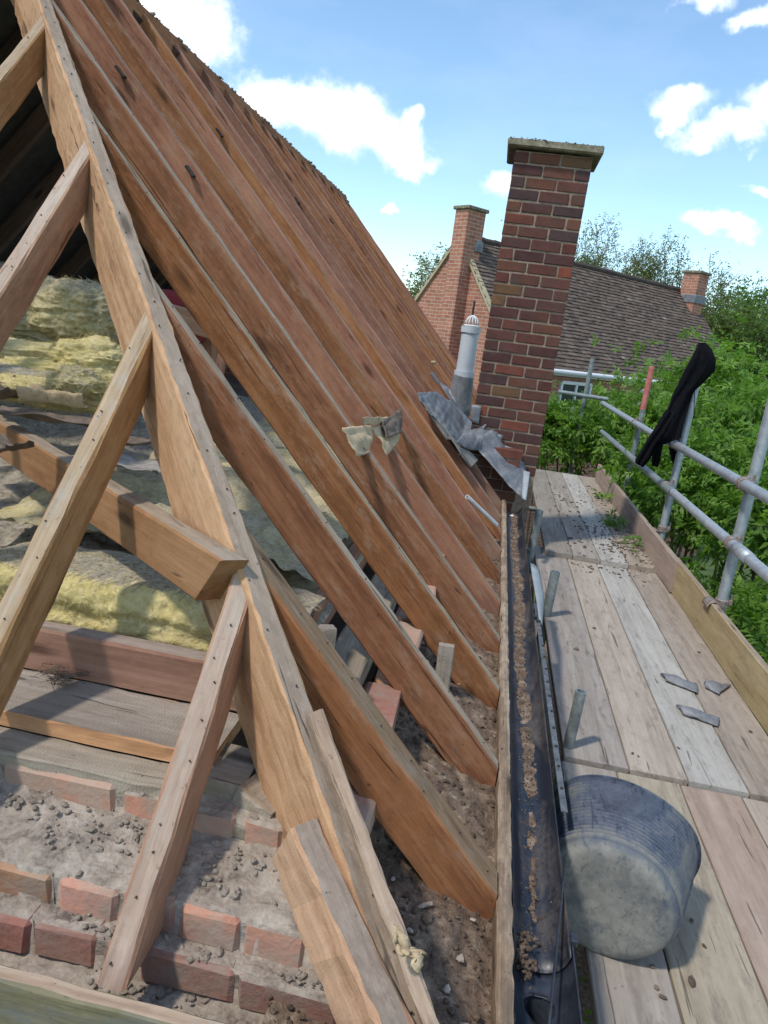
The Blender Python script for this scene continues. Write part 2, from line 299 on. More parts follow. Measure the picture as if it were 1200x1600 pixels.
# ---------------------------------------------------------------- helpers
def tag(o, label=None, cat=None, group=None, kind=None):
    if label: o['label'] = label
    if cat: o['category'] = cat
    if group: o['group'] = group
    if kind: o['kind'] = kind
    return o
def empty(name, loc, label=None, cat=None, group=None, rz=0):
    o = bpy.data.objects.new(name, None); C.objects.link(o); o.location = loc; o.rotation_euler = (0, 0, rz)
    o.empty_display_size = .1
    return tag(o, label, cat, group)
def wmat(o): return o.matrix_basis.copy() if o.parent is None else wmat(o.parent) @ o.matrix_parent_inverse @ o.matrix_basis
def link(name, me, mats, parent=None, smooth=False, mw=None):
    for mt in (mats if isinstance(mats, (list, tuple)) else [mats]): me.materials.append(mt)
    o = bpy.data.objects.new(name, me); C.objects.link(o)
    if smooth: me.shade_smooth()
    if mw is not None: o.matrix_world = mw
    if parent is not None:
        o.parent = parent
        o.matrix_parent_inverse = wmat(parent).inverted()
    return o
def obj(name, bm, mats, parent=None, smooth=False, mw=None):
    me = bpy.data.meshes.new(name); bm.to_mesh(me); bm.free()
    return link(name, me, mats, parent, smooth, mw)
def pyobj(name, vs, fs, mats, parent=None, smooth=False, mw=None):
    me = bpy.data.meshes.new(name); me.from_pydata([tuple(v) for v in vs], [], fs); me.update()
    return link(name, me, mats, parent, smooth, mw)

def timber_mesh(L, w, d, cut0=None, cut1=None, jit=.0015, ch=.004, step=.12, seed=0, topm=1, bow=0.):
    """along local X from 0 to L, top face at local z=0, centred on y. cut = (s at centre, slope dx/dz, slope dx/dy)"""
    rg = random.Random(seed)
    hw = w / 2
    sec = [(-hw + ch, 0), (hw - ch, 0), (hw, -ch), (hw, -d + ch), (hw - ch, -d), (-hw + ch, -d), (-hw, -d + ch), (-hw, -ch)]
    n = max(2, int(L / step) + 1)
    vs, fs, mi = [], [], []
    for i in range(n + 1):
        f = i / n
        for (y, z) in sec:
            a = 0; b = L
            if cut0: a += cut0[0] * z + cut0[1] * y
            if cut1: b += cut1[0] * z + cut1[1] * y
            x = a + (b - a) * f
            jy = rg.uniform(-jit, jit); jz = rg.uniform(-jit, jit)
            vs.append((x, y + jy + bow * math.sin(f * math.pi), z + jz))
    for i in range(n):
        for k in range(8):
            k2 = (k + 1) % 8
            fs.append((i * 8 + k, (i + 1) * 8 + k, (i + 1) * 8 + k2, i * 8 + k2)); mi.append(topm if k == 0 else 0)
    fs.append(tuple(range(8))); mi.append(0)
    fs.append(tuple(n * 8 + k for k in reversed(range(8)))); mi.append(0)
    me = bpy.data.meshes.new('timber'); me.from_pydata(vs, [], fs)
    for p, k in zip(me.polygons, mi): p.material_index = k
    me.update(); return me
def frame(p0, p1, up=(0, 0, 1)):
    p0, p1 = Vector(p0), Vector(p1); X = (p1 - p0).normalized(); Z = Vector(up); Z = (Z - X * Z.dot(X)).normalized(); Y = Z.cross(X)
    mw = Matrix.Identity(4)
    for i in range(3): mw[i][0], mw[i][1], mw[i][2], mw[i][3] = X[i], Y[i], Z[i], p0[i]
    return mw, (p1 - p0).length
def cutof(mw, n):
    """slopes so that an end lies in the plane with world normal n through the end's top centre"""
    X, Y, Z = (Vector([mw[i][k] for i in range(3)]) for k in range(3)); n = Vector(n); nx = n.dot(X)
    return (-n.dot(Z) / nx, -n.dot(Y) / nx)
SEED = [1]
def timber(name, p0, p1, w, d, mats, up=(0, 0, 1), n0=None, n1=None, parent=None, **kw):
    mw, L = frame(p0, p1, up); SEED[0] += 1
    me = timber_mesh(L, w, d, cutof(mw, n0) if n0 else None, cutof(mw, n1) if n1 else None, seed=SEED[0], **kw)
    return link(name, me, mats, parent, False, mw)
def cbox(bm, c, s, ch=.004, rot=None, jit=0., rg=random):
    g = bmesh.ops.create_cube(bm, size=1.)
    vs = g['verts']
    bmesh.ops.scale(bm, vec=s, verts=vs)
    if ch:
        es = list({e for v in vs for e in v.link_edges})
        r = bmesh.ops.bevel(bm, geom=es, offset=ch, segments=1, affect='EDGES', profile=.5)
        vs = list({v for f in r['faces'] for v in f.verts} | {v for v in vs if v.is_valid})
    if jit:
        for v in vs: v.co += Vector((rg.uniform(-jit, jit), rg.uniform(-jit, jit), rg.uniform(-jit, jit)))
    if rot is not None: bmesh.ops.rotate(bm, cent=(0, 0, 0), matrix=rot, verts=vs)
    bmesh.ops.translate(bm, vec=c, verts=vs)
def tube_into(vs, fs, pts, rads, seg=12, cap=True):
    b = len(vs); n = len(pts); pts = [Vector(p) for p in pts]
    ref = None
    for i, p in enumerate(pts):
        T = (pts[min(i + 1, n - 1)] - pts[max(i - 1, 0)]).normalized()
        if ref is None: ref = Vector((0, 0, 1)) if abs(T.z) < .9 else Vector((1, 0, 0))
        U = (ref - T * ref.dot(T)).normalized(); V = T.cross(U); ref = U
        for k in range(seg):
            a = 2 * math.pi * k / seg; vs.append(p + (U * math.cos(a) + V * math.sin(a)) * rads[i])
    for i in range(n - 1):
        for k in range(seg):
            k2 = (k + 1) % seg
            fs.append((b + i * seg + k, b + i * seg + k2, b + (i + 1) * seg + k2, b + (i + 1) * seg + k))
    if cap:
        fs.append(tuple(b + k for k in reversed(range(seg)))); fs.append(tuple(b + (n - 1) * seg + k for k in range(seg)))
def hollow_tube(name, p0, p1, r, mat, wall=.005, seg=20, parent=None):
    """open scaffold tube with a wall thickness"""
    mw, L = frame(p0, p1, (0, 0, 1) if abs((Vector(p1) - Vector(p0)).normalized().z) < .9 else (1, 0, 0))
    vs, fs = [], []
    for (x, rr) in ((0, r), (L, r), (L, r - wall), (max(0, L - .3), r - wall), (.3 if L > .6 else 0, r - wall), (0, r - wall)):
        for k in range(seg):
            a = 2 * math.pi * k / seg; vs.append((x, rr * math.cos(a), rr * math.sin(a)))
    for i in (0, 1, 2):
        for k in range(seg):
            k2 = (k + 1) % seg; fs.append((i * seg + k, i * seg + k2, (i + 1) * seg + k2, (i + 1) * seg + k))
    for i in (4,):
        for k in range(seg):
            k2 = (k + 1) % seg; fs.append((i * seg + k, i * seg + k2, (i + 1) * seg + k2, (i + 1) * seg + k))
    for k in range(seg):
        k2 = (k + 1) % seg; fs.append((5 * seg + k, 5 * seg + k2, k2, k))
    o = pyobj(name, vs, fs, mat, parent, True, mw)
    o.data.set_sharp_from_angle(angle=R(40))
    return o
def sheet(name, fn, nu, nv, mat, parent=None, thick=.003, smooth=True):
    """a surface fn(u,v)->Vector with real thickness"""
    P = [[Vector(fn(u / nu, v / nv)) for v in range(nv + 1)] for u in range(nu + 1)]
    vs, fs = [], []
    for side in (0, 1):
        for u in range(nu + 1):
            for v in range(nv + 1):
                a = P[min(u + 1, nu)][v] - P[max(u - 1, 0)][v]; b = P[u][min(v + 1, nv)] - P[u][max(v - 1, 0)]
                nn = a.cross(b)
                nn = nn.normalized() if nn.length > 1e-9 else Vector((0, 0, 1))
                vs.append(P[u][v] - nn * (thick * side))
    N = (nu + 1) * (nv + 1); I = lambda s, u, v: s * N + u * (nv + 1) + v
    for u in range(nu):
        for v in range(nv):
            fs.append((I(0, u, v), I(0, u + 1, v), I(0, u + 1, v + 1), I(0, u, v + 1)))
            fs.append((I(1, u, v), I(1, u, v + 1), I(1, u + 1, v + 1), I(1, u + 1, v)))
    for u in range(nu):
        fs.append((I(0, u, 0), I(1, u, 0), I(1, u + 1, 0), I(0, u + 1, 0))); fs.append((I(0, u, nv), I(0, u + 1, nv), I(1, u + 1, nv), I(1, u, nv)))
    for v in range(nv):
        fs.append((I(0, 0, v), I(0, 0, v + 1), I(1, 0, v + 1), I(1, 0, v))); fs.append((I(0, nu, v), I(1, nu, v), I(1, nu, v + 1), I(0, nu, v + 1)))
    return pyobj(name, vs, fs, mat, parent, smooth)
def N3(x, y, z=0., s=1.): return mnoise.noise(Vector((x * s, y * s, z * s)))
def FB(x, y, z=0., s=1., o=4): return mnoise.fractal(Vector((x * s, y * s, z * s)), 1., 2., o)
def crumbs(name, fn, n, r0, r1, mat, seed, flat=.6, kind='stuff', parent=None):
    """n irregular lumps; fn(rng) gives where each one lies"""
    rg = random.Random(seed); vs, fs = [], []
    ico = [Vector(v) for v in ((0, 0, 1), (.894, 0, .447), (.276, .851, .447), (-.724, .526, .447), (-.724, -.526, .447), (.276, -.851, .447), (.724, .526, -.447), (-.276, .851, -.447), (-.894, 0, -.447), (-.276, -.851, -.447), (.724, -.526, -.447), (0, 0, -1))]
    icf = [(0, 1, 2), (0, 2, 3), (0, 3, 4), (0, 4, 5), (0, 5, 1), (1, 6, 2), (2, 7, 3), (3, 8, 4), (4, 9, 5), (5, 10, 1), (6, 7, 2), (7, 8, 3), (8, 9, 4), (9, 10, 5), (10, 6, 1), (11, 7, 6), (11, 8, 7), (11, 9, 8), (11, 10, 9), (11, 6, 10)]
    for i in range(n):
        p = Vector(fn(rg)); r = r0 + (r1 - r0) * rg.random() ** 3; q = Matrix.Rotation(rg.uniform(0, 6.28), 3, 'Z') @ Matrix.Rotation(rg.uniform(-.5, .5), 3, 'X')
        sx, sy, sz = r * rg.uniform(.7, 1.4), r * rg.uniform(.6, 1.), r * flat * rg.uniform(.6, 1.1)
        b = len(vs)
        for v in ico:
            k = rg.uniform(.75, 1.2); vs.append(p + q @ Vector((v.x * sx * k, v.y * sy * k, v.z * sz * k)))
        fs += [(a + b, c + b, d + b) for a, c, d in icf]
    o = pyobj(name, vs, fs, mat, parent)
    return tag(o, kind=kind)
def heightfield(name, x0, x1, y0, y1, nx, ny, fz, mat, kind='stuff', attr=None, parent=None):
    vs = [(x0 + (x1 - x0) * i / nx, y0 + (y1 - y0) * j / ny) for i in range(nx + 1) for j in range(ny + 1)]
    vs = [(x, y, fz(x, y)) for x, y in vs]
    fs = [(i * (ny + 1) + j, (i + 1) * (ny + 1) + j, (i + 1) * (ny + 1) + j + 1, i * (ny + 1) + j + 1) for i in range(nx) for j in range(ny)]
    o = pyobj(name, vs, fs, mat, parent, True)
    if attr:
        a = o.data.attributes.new('dust', 'FLOAT', 'POINT'); a.data.foreach_set('value', [attr(*v) for v in vs])
    return tag(o, kind=kind)

# ================================================================ the setting
PT = 1.07                                   # tangent of the roof pitch
EX, EY, EZ = .174, .72, -1.10               # eave corner of the roof planes (tops of the rafters)
RX = -2.30                                  # ridge
RZ = EZ + PT * (EX - RX)
LX = RX - (EX - RX)                         # far eave
def zr(x): return EZ + PT * (EX - x)        # right slope
def zf(y): return EZ + PT * (y - EY)        # front (hip end) slope
Y_END = 10.3
GZ = -5.2
g = heightfield('ground', -260, 260, -120, 400, 40, 40, lambda x, y: GZ, M['grass'], 'structure')

tag(heightfield('dark_ground', -6, 2.2, -4, 14, 60, 100, lambda x, y: GZ + .03 + .02 * FB(x, y, 0, 2., 3), M['soil'], 'structure'))  # added dark strip; shade of the gutter gap put into the ground colour
# house shell under the roof
bm = bmesh.new(); cbox(bm, ((LX + EX) / 2, (EY + Y_END) / 2 + .15, (GZ - 1.28) / 2), (EX - LX - .62, Y_END - EY - .35, -1.28 - GZ), 0)
tag(obj('house_wall', bm, M['wall_near']), kind='structure')
bm = bmesh.new(); cbox(bm, ((RX - .45), 5.7, -.935), (3.9, 8.6, .02), 0)
tag(obj('ceiling', bm, M['felt_brown']), kind='structure')

# ================================================================ roof timbers
hn = Vector((1, 1, 0)).normalized()         # normal of the hip's vertical plane
def hip_pt(t, off=0.): return Vector((EX - t, EY + t, EZ + PT * t))
hip = timber('hip_rafter', hip_pt(-.03), hip_pt(EX - RX + .03), .048, .205, [M['hip'], M['dusty']], n0=(0, -1, 0), jit=.0022, ch=.006, step=.03)
tag(hip, 'deep diagonal hip rafter with pale sawn face and grey dusty top edge', 'hip rafter')
hipl = timber('hip_rafter', Vector((LX + .03, EY, EZ)) + Vector((0, 0, 0)), Vector((RX - .03, EY + (RX - LX), RZ)), .048, .205, [M['joist'], M['dusty']])
tag(hipl, 'far hip rafter in the dark left half of the roof', 'hip rafter')

def nails_on(o, L, n, w, seed, z=.004):
    rg = random.Random(seed); vs, fs = [], []
    for i in range(n):
        x = L * (i + rg.uniform(.2, .8)) / n; y = rg.uniform(-.3, .3) * w
        tube_into(vs, fs, [(x, y, -.003), (x + rg.uniform(-.003, .003), y + rg.uniform(-.003, .003), z)], [.0013, .0018], 6)
    return tag(pyobj('nails', vs, fs, M['steel'], o, False, o.matrix_basis.copy()), kind='stuff')
nails_on(hip, 3.4, 30, .04, 5)

# jack rafters on the front (hip end), left of the hip
front_labels = {-.415: 'short front jack rafter in front of the brick wall, meeting the hip lowest',
                -.835: 'long front jack rafter crossing the diagonal tie and yellow insulation',
                -1.25: 'upper front jack rafter above the yellow insulation heap',
                -1.67: 'topmost front jack rafter, only its upper end by the hip in view'}
for i, (x, lb) in enumerate(front_labels.items()):
    t = EX - x; yj = EY + t - .03
    o = timber('jack_rafter', (x, .825, zf(.825)), (x, yj, zf(yj)), .046, .10, [M['jack'], M['pale_edge']], n0=(0, 0, -1), n1=(1, 1, 0), jit=.0018, ch=.005, step=.08)
    tag(o, lb, 'jack rafter', 'jack rafters of the hip end'); nails_on(o, (o.data.vertices[-1].co.x), 9, .046, 40 + i)
for x in (-2.1, -2.5, -2.95, -3.4, -3.85, -4.3):
    yj = EY + min(EX - x, x - LX) - .03
    o = timber('jack_rafter', (x, .825, zf(.825)), (x, yj, zf(yj)), .046, .10, [M['jack'], M['pale_edge']], n0=(0, 0, -1))
    tag(o, 'front jack rafter left of the picture edge', 'jack rafter', 'jack rafters of the hip end')

# right slope: jacks and common rafters, foot first so that local x is the distance from the foot
ORD = ['first', 'second', 'third', 'fourth', 'fifth', 'sixth', 'seventh', 'eighth', 'ninth', 'tenth', 'eleventh', 'twelfth', 'thirteenth', 'fourteenth', 'fifteenth', 'sixteenth', 'seventeenth', 'eighteenth', 'nineteenth', 'twentieth', 'twenty-first', 'twenty-second']
rng = random.Random(11)
ys = [1.36, 1.82, 2.27, 2.70, 3.13] + [3.55 + .425 * k for k in range(16)]
tops = {0: 'dusty'}
for i, y in enumerate(ys):
    w_ = [.082, .05, .048, .058, .045][i] if i < 5 else rng.uniform(.038, .048)
    d_ = [.116, .112, .108, .106, .102][i] if i < 5 else rng.uniform(.096, .104)
    xt = max(RX + .012, EX - (y - EY) + .03)
    xf = EX - .004
    n1 = (1, 1, 0) if xt > RX + .05 else (1, 0, 0)
    if 5.5 < y < 6.15: xf = -.20
    dz = rng.uniform(-.006, .006) if i > 3 else 0
    o = timber('rafter', (xf, y, zr(xf) + dz), (xt, y + (rng.uniform(-.012, .012) if i > 4 else 0), zr(xt) + dz), w_, d_, [M['rafter'], M['pale_edge'] if i in (1, 2, 3) else M['brown_edge']], n0=(1, 0, 0), n1=n1, jit=.0018, ch=.005, step=.08, bow=rng.uniform(-.006, .006))
    if i < 5: nails_on(o, (Vector((xt, 0, zr(xt))) - Vector((xf, 0, zr(xf)))).length, 9 + i * 2, w_, 80 + i, .003)
    lb = {0: 'thick short jack rafter nearest the camera on the right slope, wide orange top', 1: 'second jack rafter from the camera, its foot bleached white and grey',
          2: 'third jack rafter, dark reddish with a coarse grainy face', 3: 'fourth jack rafter, with a wide pale worn top edge near its foot'}.get(i)
    if lb is None: lb = ('last rafter at the far end of the roof' if i == len(ys) - 1 else f'{ORD[i]} rafter from the camera along the bare right slope')
    tag(o, lb, 'rafter', 'rafters of the right roof slope')
# ridge
rb = timber('ridge_board', (RX, EY + (EX - RX) - .02, RZ + .02), (RX, ys[-1] + .03, RZ + .02), .028, .16, [M['rafter'], M['dusty']])
tag(rb, 'ridge board along the top of the bare rafters with mortar crumbs', 'ridge board')
crumbs('ridge_mortar', lambda rg: (RX + rg.uniform(-.016, .016), rg.uniform(3.4, ys[-1]), RZ + .018 + abs(rg.gauss(0, .004))), 420, .006, .026, M['slate'], 3)
tag(bpy.data.objects['ridge_mortar'], 'broken mortar and moss lumps along the top of the ridge board', 'mortar')
# dark covered left slope
lf = sheet('roof_felt', lambda u, v: Vector((RX - .02 - u * (RX - LX - .0), EY + (RX - LX) + .1 - u * (RX - LX) + v * (Y_END - (EY + (RX - LX) + .1) + u * (RX - LX)), RZ + .015 - PT * u * (RX - LX))), 12, 12, M['felt_black'], thick=.01)
tag(lf, 'black felt lining the far left slope behind the insulation', 'roofing felt')
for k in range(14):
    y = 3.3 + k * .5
    o = timber('rafter', (LX + .1, y, EZ + PT * .1 - .01), (RX - .02, y, RZ - .01), .05, .1, [M['shade_rafter'], M['shade_rafter']])
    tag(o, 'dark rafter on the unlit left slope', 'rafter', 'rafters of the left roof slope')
# end gable panel, closes the loft
bm = bmesh.new()
f = [bm.verts.new(p) for p in ((LX + .1, Y_END - .05, EZ), (EX - .3, Y_END - .05, EZ), (RX, Y_END - .05, RZ - .12))]
f2 = [bm.verts.new(Vector(p.co) + Vector((0, .1, 0))) for p in f]
bm.faces.new(f); bm.faces.new(reversed(f2))
for a in range(3): b = (a + 1) % 3; bm.faces.new((f[b], f[a], f2[a], f2[b]))
tag(obj('gable_wall', bm, M['wall_near']), 'brick end wall closing the far end of the loft', 'wall')

# diagonal tie beside the hip
tie = timber('diagonal_tie', (-.425, 1.262, -.452), (-1.95, 2.52, -.455), .052, .115, [M['joist'], M['dusty']], n0=(.35, -.55, -.5), jit=.0015, ch=.005)
tag(tie, 'diagonal tie beam behind the jack rafters, its angled end nailed to the hip', 'tie beam')
kn = crumbs('knot', lambda rg: at(284, 868, y=1.405), 1, .011, .012, M['steel'], 4, 1., None, tie)

# joists and plates at the hip end
j = timber('ceiling_joist', (-1.9, 1.365, -.712), (-.36, 1.365, -.712), .05, .10, [M['joist'], M['dusty']], ch=.005)
tag(j, 'red-brown ceiling joist in front of the yellow insulation', 'joist')
pl = timber('wall_plate', (-1.9, 1.262, -.808), (-.41, 1.262, -.815), .165, .034, [M['orange'], M['greyplank']], ch=.003, step=.05, jit=.002)
tag(pl, 'wide dusty wall plate with a bright orange front edge', 'wall plate')
for (x0, x1, zz, yy, ww, lb) in ((-1.9, -.475, -.842, 1.145, .075, 'long grey plank laid on the brickwork under the orange-edged plate'),):
    tag(timber('plank', (x0, yy, zz), (x1, yy, zz - .008), ww, .045, [M['greyplank'], M['greyplank']], jit=.002, step=.05), lb, 'plank')
tag(timber('plank', (-.465, 1.205, -.832), (-.335, 1.205, -.84), .12, .04, [M['greyplank'], M['greyplank']], jit=.003, step=.03), 'cracked grey plank offcut right of the lowest jack rafter', 'plank')
tag(timber('plank', (-.328, 1.185, -.84), (-.255, 1.16, -.862), .10, .035, [M['greyplank'], M['dusty']], jit=.004, step=.02), 'broken plank end touching the foot of the hip', 'plank')
tag(timber('plank', (-.53, 1.14, -.875), (-.26, 1.13, -.892), .06, .03, [M['greyplank'], M['greyplank']], jit=.002, step=.03), 'thin grey packing strip under the cracked plank', 'plank')

# stepped brick wall head at the hip end
wallt = empty('brick_wall', (-.7, 1.0, -1.0), 'stepped old brick wall head crusted with mortar under the hip end', 'brick wall')
brick_meshes = {}
def brick_mesh(L, Dp, H, seed, ch=.006, jit=.003):
    k = (round(L, 3), round(Dp, 3), round(H, 3), seed, ch)
    if k not in brick_meshes:
        rg = random.Random(seed); bm = bmesh.new(); cbox(bm, (0, 0, 0), (L, Dp, H), ch, None, jit, rg)
        me = bpy.data.meshes.new('brick'); bm.to_mesh(me); bm.free(); brick_meshes[k] = me
    return brick_meshes[k]
def brick(parent, c, L, Dp, H, mat, seed=0, rz=0, ch=.006, jit=.003, tilt=0, top=False):
    me = brick_mesh(L, Dp, H, seed, ch, jit)
    if not me.materials:
        me.materials.append(mat)
        if top:
            me.materials.append(M['mortar_dust'])
            for p in me.polygons:
                if p.normal.z > .8: p.material_index = 1
    o = bpy.data.objects.new('brick', me); C.objects.link(o); o.location = c; o.rotation_euler = (0, tilt, rz)
    o.material_slots[0].link = 'OBJECT'; o.material_slots[0].material = mat
    o.parent = parent; o.matrix_parent_inverse = parent.matrix_basis.inverted()
    return o
BR = [M['brick_pink'], M['brick_pink'], M['brick_orange'], M['brick_purple']]
rg = random.Random(5)
def xrow(px, py, y): return at(px, py, y=y).x
rows = [  # front face y, top z, then (left px, right px, row py, material)
    (1.10, -.868, 1235, [(-170, -10, 'brick_pink'), (0, 180, 'brick_pink'), (189, 262, 'brick_pink'), (280, 372, 'brick_pink'), (386, 452, 'brick_pink')]),
    (.955, -.945, 1380, [(-160, -50, 'brick_pink'), (-42, 80, 'brick_orange'), (90, 183, 'brick_pink'), (192, 276, 'brick_purple'), (284, 381, 'brick_pink'), (386, 492, 'brick_pink')]),
    (.915, -1.005, 1490, [(-170, -60, 'brick_pink'), (-50, 45, 'brick_purple'), (48, 150, 'brick_purple'), (160, 210, 'brick_purple'), (216, 368, 'brick_purple'), (376, 545, 'brick_purple')])]
for r_, (yf, zt, py, bs) in enumerate(rows):
    for k, (a, b, mt) in enumerate(bs):
        xa, xb = xrow(a, py, yf), xrow(b, py, yf)
        brick(wallt, ((xa + xb) / 2, yf + .050 + rg.uniform(-.003, .003), zt - .034 + rg.uniform(-.003, .003)), xb - xa, .10, .068, M[mt], r_ * 10 + k, rg.uniform(-.012, .012), .008, .0028, rg.uniform(-.012, .012), True)
    bm = bmesh.new(); xr_ = (-.335, -.185, -.135)[r_]; cbox(bm, ((-1.6 + xr_) / 2, yf + .055, zt - .040), (xr_ + 1.6, .095, .066), 0)
    obj('mortar_joint', bm, M['mortar_dust'], wallt)
def mort_z(x, y):
    n = FB(x, y, 3., 9., 5); n2 = FB(x, y, 7., 40., 3); yy = y + .006 * FB(x, 2., 1., 12., 3)
    if yy > 1.107: b = -.874
    elif yy > .962: b = -.943 + .028 * (yy - .962) / .14 + .012 * max(0, FB(x, y, 11., 4., 2))
    elif yy > .922: b = -1.004
    else: b = -1.068 - .2 * (.922 - yy)
    return b + .007 * n + .005 * n2 - .003 * abs(FB(x, y, 9., 90., 2)) - 6 * max(0, x + y - .86)
mo = heightfield('mortar_bed', -2.2, -.03, .80, 1.30, 300, 210, mort_z, M['mortar_dust'], None)
mo.parent = wallt; mo.matrix_parent_inverse = wallt.matrix_basis.inverted(); mo['kind'] = 'stuff'
def lump(rg):
    while True:
        x = rg.uniform(-1.3, -.08); y = rg.choice((rg.gauss(1.06, .03), rg.gauss(1.03, .03), rg.gauss(.935, .008), rg.gauss(.90, .015)))
        if FB(x, y, 1., 5., 2) > -.25: return (x, y, mort_z(x, y) + .004)
crumbs('mortar_crumbs', lump, 1500, .0010, .0092, M['crumbs'], 8, .7, 'stuff', wallt)
# front fascia
ff = timber('fascia_board', (-2.4, .785, -.958), (.10, .785, -.958), .026, .16, [M['mossy'], M['pale_edge']], jit=.002, ch=.004, step=.06)
tag(ff, 'green-stained front fascia board in the bottom left corner', 'fascia board')

# timbers at the foot of the hip
blk = Vector((-.188, 1.012, -.782)); blk2 = Vector((.045, .784, -.945))
tag(timber('packing_timber', blk, blk2, .052, .115, [M['hip'], M['dusty']], jit=.003, ch=.006, step=.03, up=(.0, 0, 1)), 'short rough timber lying left of the hip foot with dusty top', 'timber')
a = hip_pt(.40) + Vector((.02, .02, .0)); b = hip_pt(-.06) + Vector((.012, .012, .02))
tag(timber('lath', a + Vector((0, 0, .016)), b + Vector((.0, 0, .02)), .036, .024, [M['lath'], M['lath']], up=(.6, .6, .5), jit=.002, ch=.004, step=.03), 'pale ridged lath lying along the lower hip', 'lath')
tag(timber('lath', Vector((-.195, 1.135, -.735)), Vector((-.085, 1.01, -.885)), .030, .014, [M['dusty'], M['dusty']], jit=.002, step=.03), 'short narrow lath between the hip and the nearest right rafter', 'lath')
pf = at(634, 1478, z=-.842)
def flap(u, v):
    return Vector((pf.x - .020 + .045 * u + .010 * N3(v, 1, u, 4.) + .006 * N3(v, u, 3, 11.), pf.y + .016 - .026 * v - .022 * u + .008 * N3(u, 5, v, 5.), pf.z + .012 - .016 * u + .009 * math.sin(u * 7 + v * 3) + .008 * N3(u, v, 2, 4)))
tag(sheet('felt_scrap', flap, 16, 12, M['felt_tan'], thick=.003), 'small curled cream felt scrap nailed on the foot of the lath', 'felt scrap')

# right wall head under the rafters
rp = timber('wall_plate', (-.275, 1.44, -.868), (-.275, 10.2, -.868), .105, .07, [M['greyplank'], M['greyplank']], jit=.002, ch=.005, step=.1)
tag(rp, 'grey wall plate under the right rafters', 'wall plate')
tag(timber('ceiling_joist', (-.40, 1.5, -.765), (-.40, 10, -.765), .045, .11, [M['joist'], M['joist']], jit=.0015), 'red joist behind the grey plate, glimpsed between the right rafters', 'joist')
rwall = empty('brick_wall', (-.25, 4, -1.0), 'rough brick wall head below the right rafters', 'brick wall')
rg = random.Random(9)
for k in range(30):
    yy = 1.25 + k * .232
    brick(rwall, (-.155 + rg.uniform(-.01, .01), yy, -.955 + rg.uniform(-.012, .006)), .10, .215, .065, rg.choice([M['brick_pink'], M['brick_orange'], M['brick_purple']]), 60 + k % 5, rg.uniform(-.06, .06), .007, .004)
for (px, py, y, sx, sy, sz) in ((508, 1000, 1.62, .05, .035, .07), (655, 1045, 2.13, .06, .05, .05)):
    p = at(px, py, y=y)
    brick(rwall, p, sx, sy, sz, M['brick_pink'] if px > 600 else M['greyplank'], 77, .3, .005)
tag(timber('wood_wedge', at(698, 1010, y=2.14), at(688, 1085, y=2.13), .05, .03, [M['greyplank'], M['greyplank']], up=(0, -1, .2), jit=.002, step=.03), 'upright wooden wedge against the third rafter', 'wedge')
def soil_z(x, y):
    f = (x + .30) / .48
    return -.99 - .17 * max(0, min(1, f)) + .018 * FB(x, y, 1., 8., 5) + .008 * FB(x, y, 4., 40., 3)
so = heightfield('eave_debris', -.19, .173, .74, 8.2, 60, 700, soil_z, M['soil'])
tag(so, 'brown crumbled debris lying along the eave behind the fascia', 'debris')
crumbs('eave_crumbs', lambda rg: (lambda x, y: (x, y, soil_z(x, y) + .003))(rg.uniform(-.2, .168), .82 + 5.5 * rg.random() ** 1.6), 2600, .002, .011, M['soil_crumb'], 12, .7)
tag(bpy.data.objects['eave_crumbs'], 'loose soil crumbs and straw bits between the rafter feet', 'debris')
crumbs('stone_chips', lambda rg: (lambda x, y: (x, y, soil_z(x, y) + .006))(rg.uniform(-.12, .165), .82 + 4 * rg.random() ** 1.4), 60, .006, .02, M['crumbs'], 14, .5)
tag(bpy.data.objects['stone_chips'], 'pale mortar chips in the brown eave debris', 'debris')

tag(timber('soffit_board', (-.03, .5, -1.245), (-.03, 8.5, -1.245), .50, .02, [M['felt_brown'], M['felt_brown']], jit=.001), 'dark soffit board closing the eave under the debris', 'soffit')
# eave fascia
def fascia():
    rg = random.Random(3); y0, y1, n = .45, 5.55, 240; vs, fs, mi = [], [], []
    for i in range(n + 1):
        y = y0 + (y1 - y0) * i / n
        a = .003 * FB(y, 0, 0, 14., 4); b = .004 * FB(y, 5, 0, 22., 4); z = .004 * FB(y, 9, 0, 18., 4)
        for p in ((.172 + a, -1.25), (.172 + a, -1.106 + z), (.177 + a, -1.10 + z), (.190, -1.098 + z * 1.5), (.203 + b, -1.103 + z), (.205 + b, -1.112 + z), (.204, -1.25)): vs.append((p[0], y, p[1]))
    for i in range(n):
        for k in range(7):
            k2 = (k + 1) % 7; fs.append((i * 7 + k, i * 7 + k2, (i + 1) * 7 + k2, (i + 1) * 7 + k))
    fs += [tuple(range(7))[::-1], tuple(n * 7 + k for k in range(7))]
    o = pyobj('fascia_board', [(y - y0, -x + .19, z + 1.1) for (x, y, z) in vs], fs, M['fascia_top'], None, False, Matrix(((0, -1, 0, .19), (1, 0, 0, y0), (0, 0, 1, -1.1), (0, 0, 0, 1))))
    return o
tag(fascia(), 'long splintered eave fascia board between the rafter feet and the gutter', 'fascia board')

# ================================================================ gutter
gut = empty('gutter', (.27, 1.3, -1.18), 'black half-round gutter full of dirt along the eave', 'gutter')
GX, GR = .2655, .057
def trough(name, y0, y1, r, zc, mat, n=40, hole=None, endcap=False, wall=.003):
    fn = lambda u, v: Vector((GX - r * math.cos(math.pi * (v)), y0 + (y1 - y0) * u, zc - r * math.sin(math.pi * v) + .001 * FB(u * 9, v, 0, 3, 2)))
    return sheet(name, fn, n, 20, mat, gut, wall)
trough('trough', 1.245, 5.35, GR, -1.128, M['gutter'], 80)
